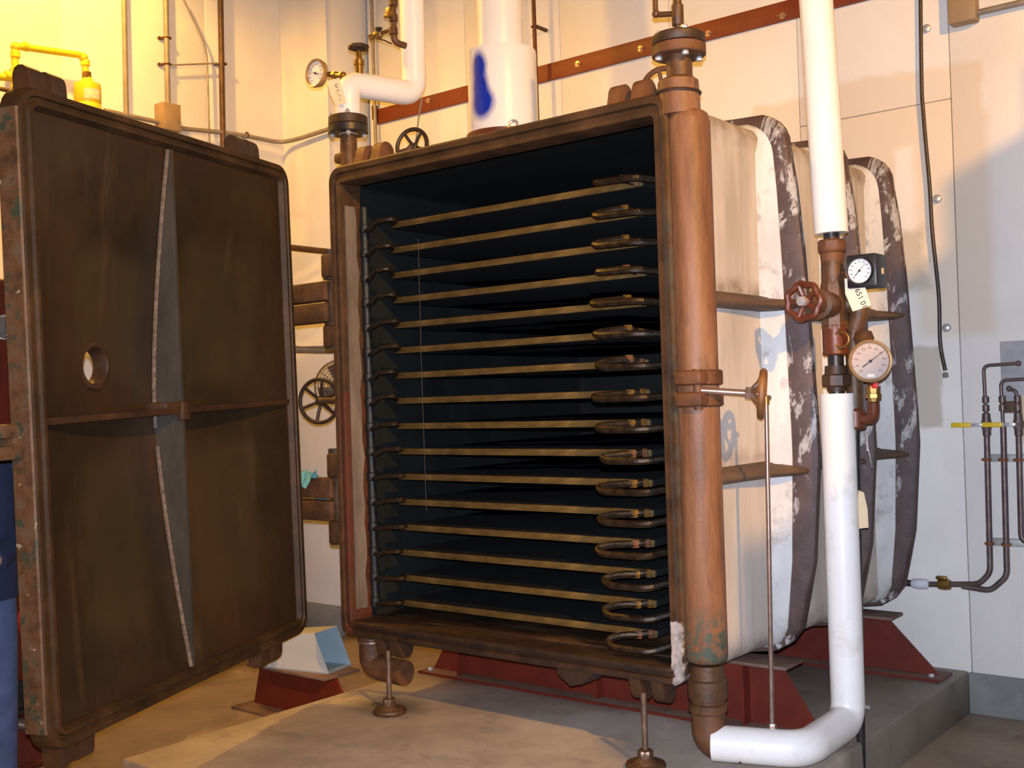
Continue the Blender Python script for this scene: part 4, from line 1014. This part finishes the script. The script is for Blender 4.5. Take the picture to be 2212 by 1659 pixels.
# thin wire hanging from the elbow
q0, q1 = A(911, 212, 'y', k2.y), A(898, 310, 'y', k2.y)
obj('hanging_wire', MB().tube([q0, q0.lerp(q1, .5)+V((-.004, 0, 0)), q1], .004, 6), CONDUIT, None, 'thin wire hanging from the white elbow down to a handwheel', 'wire')

# ================================================================== LEFT WALL: CONDUITS, BOX, GAS PIPE
XL = XW+.045
def wallpipe(nm, pix, r, mat, label, cat='conduit', X=XL, clips=(), top=None, bend=.04):
    P = [A(px, py, 'x', X) for px, py in pix]
    if top: P[0] = V((X, P[0].y, top))
    e = empty(nm, P[-1], label, cat)
    obj('conduit_run', MB().tube(fillet(P, bend), r, 10), mat, e)
    for px, py in clips:
        q = A(px, py, 'x', X); mb = MB(); mb.torus(q, (0, 0, 1), r+.003, .006, 14, 6); mb.box((XW+.02, q.y-.02, q.z), (.04, .014, .014)); mb.cyl((XW+.001, q.y-.035, q.z), (XW+.012, q.y-.035, q.z), .012, seg=8); obj('clip', mb, BROWNIRON, e)
    return e
y1 = A(271, 100, 'x', XL).y; wallpipe('wall_conduit', ((271, 0), (273, 252)), .016, CONDUIT, 'grey conduit on left wall nearest the yellow gas filter', top=5.1)
wallpipe('wall_conduit', ((361, 0), (363, 228)), .017, CONDUIT, 'grey conduit dropping into the tan box on left wall', top=5.1, clips=((362, 82), (362, 139)))
wallpipe('wall_conduit', ((481, 0), (483, 380)), .019, BROWNIRON, 'dark brown conduit on left wall behind the door top', top=5.1, clips=((482, 138),))
a, b = A(366, 139, 'x', XL), A(480, 138, 'x', XL); obj('spacer_rod', MB().cyl(a+V((0, .02, 0)), b-V((0, .022, 0)), .006), CONDUIT, None, 'thin level rod between two conduits on the left wall', 'rod')
wallpipe('wall_cable', ((397, 0), (440, 90), (447, 120), (454, 345)), .007, CONDUIT, 'thin grey cable slanting down then dropping on the left wall', 'cable', bend=.06)
q = A(370, 253, 'x', XW+.09)
jb = empty('junction_box', (XW+.05, q.y, q.z-.09), 'tan square junction box on left wall above the open door', 'box')
mb = MB(); mb.box((XW+.05, q.y, q.z), (.10, .13, .175), None, .006); obj('box_body', mb, JBOX, jb)
mb = MB(); mb.box((XW+.102, q.y, q.z), (.006, .125, .17), None, .003); obj('box_cover', mb, JBOX, jb)
# level conduit from the box round the corner
P = [A(230, 246, 'x', XL), A(330, 262, 'x', XL)]
zc = q.z-.05
e = empty('wall_conduit', (XL, .9, zc-.02), 'level grey conduit sweeping through the corner behind the black flange', 'conduit')
yst = A(225, 245, 'x', XL).y
mb = MB(); mb.tube([(XL, yst, zc+.02), (XL, q.y-.07, zc+.015)], .015, 10)
p1 = A(525, 292, 'x', XL); zc2 = p1.z
mb.tube(fillet([(XL, q.y+.06, zc+.0), (XL, p1.y-.05, zc2), (XL+.01, 1.59, zc2-.005), (XL+.20, 1.615, zc2), (-1.95, 1.62, zc2+.01), (-1.72, 1.62, zc2+.02)], .14, 8), .015, 10); obj('conduit_run', mb, CONDUIT, e)
qq = A(533, 292, 'x', XL); mb = MB(); mb.torus((XL, qq.y, qq.z), (0, 1, 0), .018, .006, 14, 6); mb.cyl((XW, qq.y, qq.z-.005), (XL, qq.y, qq.z-.005), .012, seg=8); obj('clip', mb, BROWNIRON, e)
# yellow gas line
XG = XW+.10
G = lambda px, py: A(px, py, 'x', XG)
gl = empty('gas_pipe', G(33, 230), 'yellow gas piping with a bulb shaped filter on left wall', 'pipe')
mb = MB(); mb.tube(fillet([G(34, 240), G(32, 99), G(180, 120), G(186, 160)], .03, 6), .020, 14)
for px, py, d in ((33, 118, (0, 0, 1)), (33, 155, (0, 0, 1)), (184, 136, (0, 0, 1))): mb.lathe(G(px, py)-V(d)*.02, d, [(0, .02), (.004, .027), (.036, .027), (.04, .02)], 14)
mb.lathe(G(48, 99), (0, 1, -.02), [(0, .02), (.004, .027), (.03, .027), (.034, .02)], 14); mb.sphere(G(33, 101), .028); mb.sphere(G(180, 124), .028)
mb.tube([G(-40, 163), G(58, 170)], .021, 14); mb.sphere(G(33, 166), .033); mb.lathe(G(16, 164), (0, 1, 0), [(-.02, .02), (-.016, .028), (.016, .028), (.02, .02)], 14)
mb.lathe(G(33, 195), (0, 0, 1), [(0, .012), (.01, .026), (.03, .026), (.05, .016)], 14)
obj('pipe_run', mb, YELLOW, gl)
mb = MB(); mb.tube([G(-10, 190), G(21, 196)], .013, 8); obj('cock_handle', mb, BROWNIRON, gl)
mb = MB(); mb.hexnut(G(187, 156), (0, 0, -1), .030, .045); obj('union_nut', mb, BRASS, gl)
g0 = G(188, 163); gz = lambda py: G(188, py).z-g0.z
mb = MB(); mb.lathe(g0, (0, 0, 1), [(gz(262), .06), (gz(258), .075), (gz(228), .078), (gz(226), .074), (gz(224), .074), (gz(222), .078), (gz(190), .078), (gz(182), .075), (gz(178), .04), (gz(166), .024), (0, .022)], 28); obj('filter_bulb', mb, YELLOW, gl)
d_ = (CAM-g0); d_.z = 0; d_.normalize()
mb = MB(); R_ = .0795; a0 = math.atan2(d_.y, d_.x)
lp = lambda z: [g0+V((R_*math.cos(a0+t), R_*math.sin(a0+t), z)) for t in [-.25+1.25*k/10 for k in range(11)]]
mb.loft([lp(gz(218)), lp(gz(197))], closed=False); obj('filter_label', mb, YLABEL, gl)

# ================================================================== RIGHT WALL AREA: CABLE, BOX, TUBES
cp = [A(1998, -40, 'y', YW-.03), A(1990, 130, 'y', YW-.03), A(1995, 250, 'y', YW-.03), A(2008, 400, 'y', YW-.03), A(2014, 500, 'y', YW-.03), A(2028, 640, 'y', YW-.03), A(2031, 740, 'y', YW-.03), A(2042, 800, 'y', YW-.01)]
e = empty('wall_cable', cp[-1], 'black cable hanging down the back wall at right on round clips', 'cable')
def smooth(P, n=6):
    P = [V(p) for p in P]; out = []
    for i in range(len(P)-1):
        p0, p1, p2, p3 = P[max(i-1, 0)], P[i], P[i+1], P[min(i+2, len(P)-1)]
        for k in range(n):
            t = k/n; out.append(.5*((2*p1)+(p2-p0)*t+(2*p0-5*p1+4*p2-p3)*t*t+(3*p1-p0-3*p2+p3)*t**3))
    return out+[P[-1]]
cp[0].z += .8
obj('cable_run', MB().tube(smooth(cp), .0095, 10), CABLE, e)
for px, py in ((2001, 61), (2024, 429), (2044, 708)):
    q = A(px, py, 'y', YW-.012); mb = MB(); mb.lathe((q.x, YW-.001, q.z), (0, -1, 0), [(0, .021), (.012, .020), (.018, .012), (.019, .002)], 16); mb.cyl((q.x-.035, YW-.015, q.z+.002), (q.x, YW-.012, q.z), .007, seg=8); obj('cable_clip', mb, GALV, e)
mb = MB(); q = A(2042, 806, 'y', YW-.01); mb.lathe((q.x, YW-.012, q.z), (.2, -.3, -1), [(0, .012), (.02, .014), (.022, .006)], 10); obj('cable_end', mb, CONDUIT, e)
q = A(2077, 20, 'y', YW-.05)
jb = empty('junction_box', (q.x, YW-.03, 2.69), 'tan junction box high on the back wall near the top right corner', 'box')
mb = MB(); mb.box((2.197, YW-.035, 2.82), (.125, .07, .25), None, .01); obj('box_body', mb, JBOX, jb)
mb = MB(); mb.box((2.195, YW-.072, 2.82), (.118, .004, .24), None, .0015); obj('box_cover', mb, JBOX, jb)
a = A(2112, 30, 'y', YW-.03)
obj('box_conduit', MB().cyl((2.26, YW-.032, a.z+.005), (6.5, YW-.032, a.z+.005), .015, seg=12), CONDUIT, None, 'level grey conduit leaving the tan box at upper right', 'conduit')
# metal plate with two more tubes
pl = A(2160, 738, 'y', YW-.004)
zt3, zb3 = pl.z, A(2162, 893, 'y', YW-.004).z
e = empty('metal_plate', (pl.x+.2, YW-.004, zb3), 'grey metal plate on the back wall behind the tubes at right edge', 'plate')
mb = MB(); mb.box((pl.x+.2, YW-.006, (zt3+zb3)/2), (.40, .010, zt3-zb3), None, .002); obj('plate', mb, PLATE, e)
mb = MB(); mb.box((pl.x+.2, YW-.012, zb3+.03), (.40, .004, .055), None, .001); obj('brown_strip', mb, HRIB, e)
obj('wall_board', MB().box((A(2206, 905, 'y', YW-.005).x+.12, YW-.022, A(2206, 905, 'y', YW).z), (.22, .012, .22), None, .002), TANPAPER, None, 'tan board at the right edge below metal plate', 'board')
YT = YW-.045
T = lambda px, py, y=YT: A(px, py, 'y', y)
def tube_line(pix, label, valve=None, r=.0105, grp=None, lowpath=None, thin_to=None):
    P = [T(*p) for p in pix]; e = empty('copper_tube', P[-1], label, 'tube')
    obj('tube_run', MB().tube(fillet(P, .03, 6), r, 10), PIPEG, e); return e
VZ = T(2131, 917).z
x1_, x2_, x3_ = T(2131, 915).x, T(2167, 915).x, T(2200, 915).x
zlow = T(2137, 1237).z
def vt(x, ztop, pts_low, label, elbow, valve, lever):
    e = empty('copper_tube', (x, YT, zlow), label, 'tube')
    zv = VZ
    mb = MB(); P = [V((x, YT, zv))] + pts_low; mb.tube(fillet(P, .03, 5), .0140, 10); obj('lower_run', mb, PIPEG, e)
    mb = MB(); P = [V((x, YT, zv-.03)), V((x-.004, YT, ztop))] + elbow; mb.tube(fillet(P, .03, 6), .0085, 10); mb.sphere(P[-1], .014, (1, 1, 1), 10, 6); obj('upper_run', mb, PIPEG, e)
    mb = MB()
    for dz in (.06, .10): mb.lathe((x, YT, zv+dz), (0, 0, 1), [(0, .011), (.003, .016), (.03, .016), (.033, .010)], 10)
    obj('couplings', mb, PIPEG, e)
    if valve:
        mb = MB(); mb.lathe((x, YT, zv-.055), (0, 0, 1), [(0, .013), (.004, .019), (.03, .02), (.045, .024), (.065, .024), (.08, .02), (.105, .019), (.11, .013)], 12); mb.cyl((x, YT, zv), (x, YT-.035, zv), .011); v = obj('ball_valve', mb, PIPEG, e)
        mb = MB(); mb.box((x-.035, YT-.034, zv), (.06, .004, .016), None, .001); obj('lever_shank', mb, GALV, v)
        mb = MB(); mb.box((x-.085-.02, YT-.035, zv), (.092, .009, .022), None, .003); g_ = obj('lever_grip', mb, YHANDLE, v, label='yellow lever grip')
    return e
zr1 = T(2195, 787).z
e = vt(x1_, zr1, [V((x1_-.008, YT, T(2137, 1237).z)), T(2115, 1262), T(2040, 1262), T(1985, 1262), T(1925, 1256)], 'leftmost wall tube, with yellow lever valve, running down into the dryer', [V((x1_+.15, YT, zr1+.004))], True, 1)
mb = MB(); mb.lathe(T(2055, 1263), T(2010, 1262)-T(2055, 1263), [(0, .014), (.004, .024), (.03, .028), (.06, .024), (.065, .014)], 8); mb.box(T(2034, 1248), (.05, .03, .016), None, .005); obj('bronze_cock', mb, BRASS, e)
mb = MB(); a, b = T(2008, 1262), T(1968, 1260); mb.lathe(a, b-a, [(0, .012), (.01, .024), ((b-a).length*.5, .026), ((b-a).length-.01, .022), ((b-a).length, .012)], 14); obj('tape_wrap', mb, TAPE, e, label='white tape wrapped joint')
mb = MB(); a, b = T(1968, 1260), T(1922, 1256); mb.cyl(a, b, .0165); mb.tube([b, T(1914, 1242)], .004, 6); mb.tube([b, T(1918, 1272), T(1912, 1290)], .007, 6); obj('rubber_sleeve', mb, CABLE, e)
for s_ in (-.045, -.06, -.075):
    pass
zr2 = T(2205, 820).z
vt(x2_, zr2, [V((x2_-.008, YT, T(2172, 1245).z)), T(2140, 1276), T(2078, 1266)], 'second wall tube, without a valve, beside the leftmost one', [V((x2_+.30, YT, zr2+.004))], False, 0)
zr3 = T(2190, 845).z
vt(x3_, zr3, [V((x3_-.006, YT, T(2205, 1168).z)), V((x3_+.12, YT, T(2205, 1178).z))], 'rightmost wall tube, its yellow lever pointing left, at the picture edge', [V((x3_-.035, YT, zr3+.012))], True, 1)
for py, xs_ in ((990, (x1_, x2_, x3_)), (1172, (x1_, x2_))):
    zc = T(2150, py).z
    e = empty('tube_bracket', (xs_[0]+.05, YW-.02, zc-.02), 'grey strut with orange clamps holding %s wall tubes' % ('three' if len(xs_) == 3 else 'two lower'), 'bracket')
    mb = MB(); mb.box((sum(xs_)/len(xs_)+.04, YW-.017, zc), (xs_[-1]-xs_[0]+.10, .030, .034), None, .003); obj('strut', mb, STRUT, e)
    for x in xs_:
        mb = MB(); mb.torus((x-.006, YT, zc-.006), (0, 0, 1), .017, .007, 14, 6); obj('clamp', mb, ORANGECL, e)

# ================================================================== PERSON behind the door's free edge
def skin(joints, bones, nm, mat, sub=1):
    bm = bmesh.new(); lay = bm.verts.layers.skin.verify(); vs = []
    for p, r_ in joints:
        v = bm.verts.new(p); q = r_ if isinstance(r_, tuple) else (r_, r_); v[lay].radius = q; vs.append(v)
    vs[0][lay].use_root = True
    for a, b in bones: bm.edges.new((vs[a], vs[b]))
    me = bpy.data.meshes.new(nm); bm.to_mesh(me); bm.free()
    o = bpy.data.objects.new('tmp_skin', me); COL.objects.link(o)
    m1 = o.modifiers.new('s', 'SKIN'); m1.use_smooth_shade = True; m2 = o.modifiers.new('u', 'SUBSURF'); m2.levels = sub; m2.render_levels = sub
    dg = bpy.context.evaluated_depsgraph_get(); dg.update()
    res = bpy.data.meshes.new_from_object(o.evaluated_get(dg)); bpy.data.objects.remove(o)
    res.materials.clear(); res.materials.append(mat)
    for p in res.polygons: p.use_smooth = True
    return res
pc = AD(-82, 1300, 4.25); PX, PYY = pc.x, pc.y
fd = (CAM-V((PX, PYY, 0))); fd.z = 0; fd.normalize(); sd = V((fd.y*-1, fd.x, 0))*-1    # sd = towards picture right... set below
if sd.dot(rt) < 0: sd = -sd
def B3(s_, f_, z): return V((PX, PYY, 0)) + sd*s_ + fd*f_ + V((0, 0, ZF+z))
J = [(B3(0, 0, .98), (.13, .10)), (B3(0, 0, 1.15), (.125, .09)), (B3(0, .01, 1.35), (.14, .10)), (B3(0, 0, 1.46), (.09, .07)), (B3(0, .005, 1.53), .05), (B3(0, .02, 1.60), .072), (B3(0, .025, 1.68), (.078, .09)), (B3(0, .015, 1.75), .06)]
Bn = [(0, 1), (1, 2), (2, 3), (3, 4), (4, 5), (5, 6), (6, 7)]
JJ, BB = list(J), list(Bn); limbs = {}
for s_ in (-1, 1):
    i = len(JJ); JJ += [(B3(s_*.10, 0, .92), .085), (B3(s_*.115, .01, .50), .055), (B3(s_*.12, -.01, .10), .038), (B3(s_*.125, .10, .05), .035), (B3(s_*.13, .17, .035), .025)]
    BB += [(0, i), (i, i+1), (i+1, i+2), (i+2, i+3), (i+3, i+4)]
    i = len(JJ); hand = B3(s_*.055, .22, 1.00)
    JJ += [(B3(s_*.17, 0, 1.44), .055), (B3(s_*.195, -.05, 1.14), .040), (B3(s_*.11, .18, 1.02), .029), (hand, (.036, .02))]
    BB += [(3, i), (i, i+1), (i+1, i+2), (i+2, i+3)]; hi = i+3
    for k, (o_, L) in enumerate(((-.028, .075), (-.009, .085), (.010, .08), (.028, .062))):
        n_ = len(JJ); JJ += [(hand + fd*(o_)*1.0 + V((0, 0, -.035)), .010), (hand+fd*o_*1.05+V((0, 0, -.035-L*.55)), .009), (hand+fd*o_+sd*(-s_*.015)+V((0, 0, -.035-L)), .007)]; BB += [(hi, n_), (n_, n_+1), (n_+1, n_+2)]
    n_ = len(JJ); JJ += [(hand+fd*.035+V((0, 0, .0)), .011), (hand+fd*.055+sd*(-s_*.01)+V((0, 0, -.035)), .009)]; BB += [(hi, n_), (n_, n_+1)]
pm = skin(JJ, BB, 'person', SKIN, 2)
person = obj('person', pm, SKIN, None, 'person in jeans and a dark blue top standing behind the door edge', 'person')
mb = MB(); L = []
for z, a_, b_ in ((.865, .195, .145), (.90, .205, .15), (1.05, .20, .145), (1.2, .20, .14), (1.36, .205, .135), (1.44, .19, .12), (1.48, .135, .095), (1.505, .085, .08), (1.515, .066, .066)):
    L.append([B3(a_*math.cos(2*PI*k/24), b_*math.sin(2*PI*k/24), z) for k in range(24)])
mb.loft(L, cap=True)
for s_ in (-1, 1): mb.tube([B3(s_*q[0], q[1], q[2]) for q in ((.07, 0, 1.455), (.135, -.002, 1.445), (.175, -.008, 1.40), (.188, -.02, 1.33), (.195, -.045, 1.22), (.194, -.045, 1.14), (.18, .01, 1.085), (.15, .10, 1.05), (.115, .17, 1.025))], [.055, .072, .078, .072, .064, .06, .056, .05, .042], 14)
obj('sweatshirt', mb, NAVY, person, label='dark blue long sleeved top')
pm = skin([(B3(0, 0, 1.0), (.15, .12)), (B3(.10, 0, .88), .105), (B3(.115, .01, .50), .078), (B3(.12, -.01, .09), .062), (B3(-.10, 0, .88), .105), (B3(-.115, .01, .5), .078), (B3(-.12, -.01, .09), .062)],
          [(0, 1), (1, 2), (2, 3), (0, 4), (4, 5), (5, 6)], 'jeans', DENIM, 2); obj('jeans', pm, DENIM, person)
for s_ in (-1, 1):
    mb = MB(); L = []
    for f_, h, w_ in ((-.05, .09, .042), (.0, .10, .045), (.08, .075, .047), (.15, .055, .045), (.21, .03, .025)):
        L.append([B3(s_*.125+w_*math.cos(a_), f_, max(.003, h*.5+h*.5*math.sin(a_))) for a_ in [2*PI*k/12 for k in range(12)]])
    mb.loft(L, cap=True); obj('shoe', mb, BOOT, person)
hc = B3(0, .02, 1.665)
mb = MB(); mb.sphere(hc+V((0, 0, .035))-fd*.022, .098, (.95, .98, 1.0), 18, 12); obj('hair', mb, HAIR, person)
mb = MB(); mb.tube([hc+fd*.095+V((0, 0, .015)), hc+fd*.112+V((0, 0, -.015)), hc+fd*.092+V((0, 0, -.022))], [.010, .014, .010], 8)
for s_ in (-1, 1): mb.sphere(hc+sd*s_*.083-fd*.005-V((0, 0, .005)), .022, (.5, .8, 1.2), 8, 6)
obj('nose_and_ears', mb, SKIN, person)
mb = MB()
for s_ in (-1, 1): mb.sphere(hc+sd*s_*.032+fd*.088+V((0, 0, .012)), .012, (1, 1, .7), 8, 6)
obj('eyes', mb, INK, person)
mb = MB(); mb.tube([hc+fd*.090+sd*-.025-V((0, 0, .045)), hc+fd*.098-V((0, 0, .047)), hc+fd*.090+sd*.025-V((0, 0, .045))], .006, 6); obj('mouth', mb, RED, person)

# ================================================================== BAY LAMPS (the room's sodium lamps, above the frame)
for i, (L_, lab) in enumerate(((LA, 'high bay lamp hanging near the left wall'), (LB, 'high bay lamp hanging over the right front'))):
    e = empty('bay_lamp', L_+V((0, 0, .1)), lab, 'lamp')
    mb = MB(); mb.lathe(L_+V((0, 0, -.105 if i == 0 else -.03)), (0, 0, 1), [(.02, .27), (.12, .20), (.25, .09), (.26, .085), (.13, .205), (.02, .28)], 32, False); obj('shade', mb, SHADE, e)
    mb = MB(); mb.cyl(L_+V((0, 0, .25)), V((L_.x, L_.y, 5.2)), .015); mb.lathe(L_+V((0, 0, .24)), (0, 0, 1), [(0, .07), (.15, .07), (.18, .03)], 18); obj('stem', mb, SHADE, e)
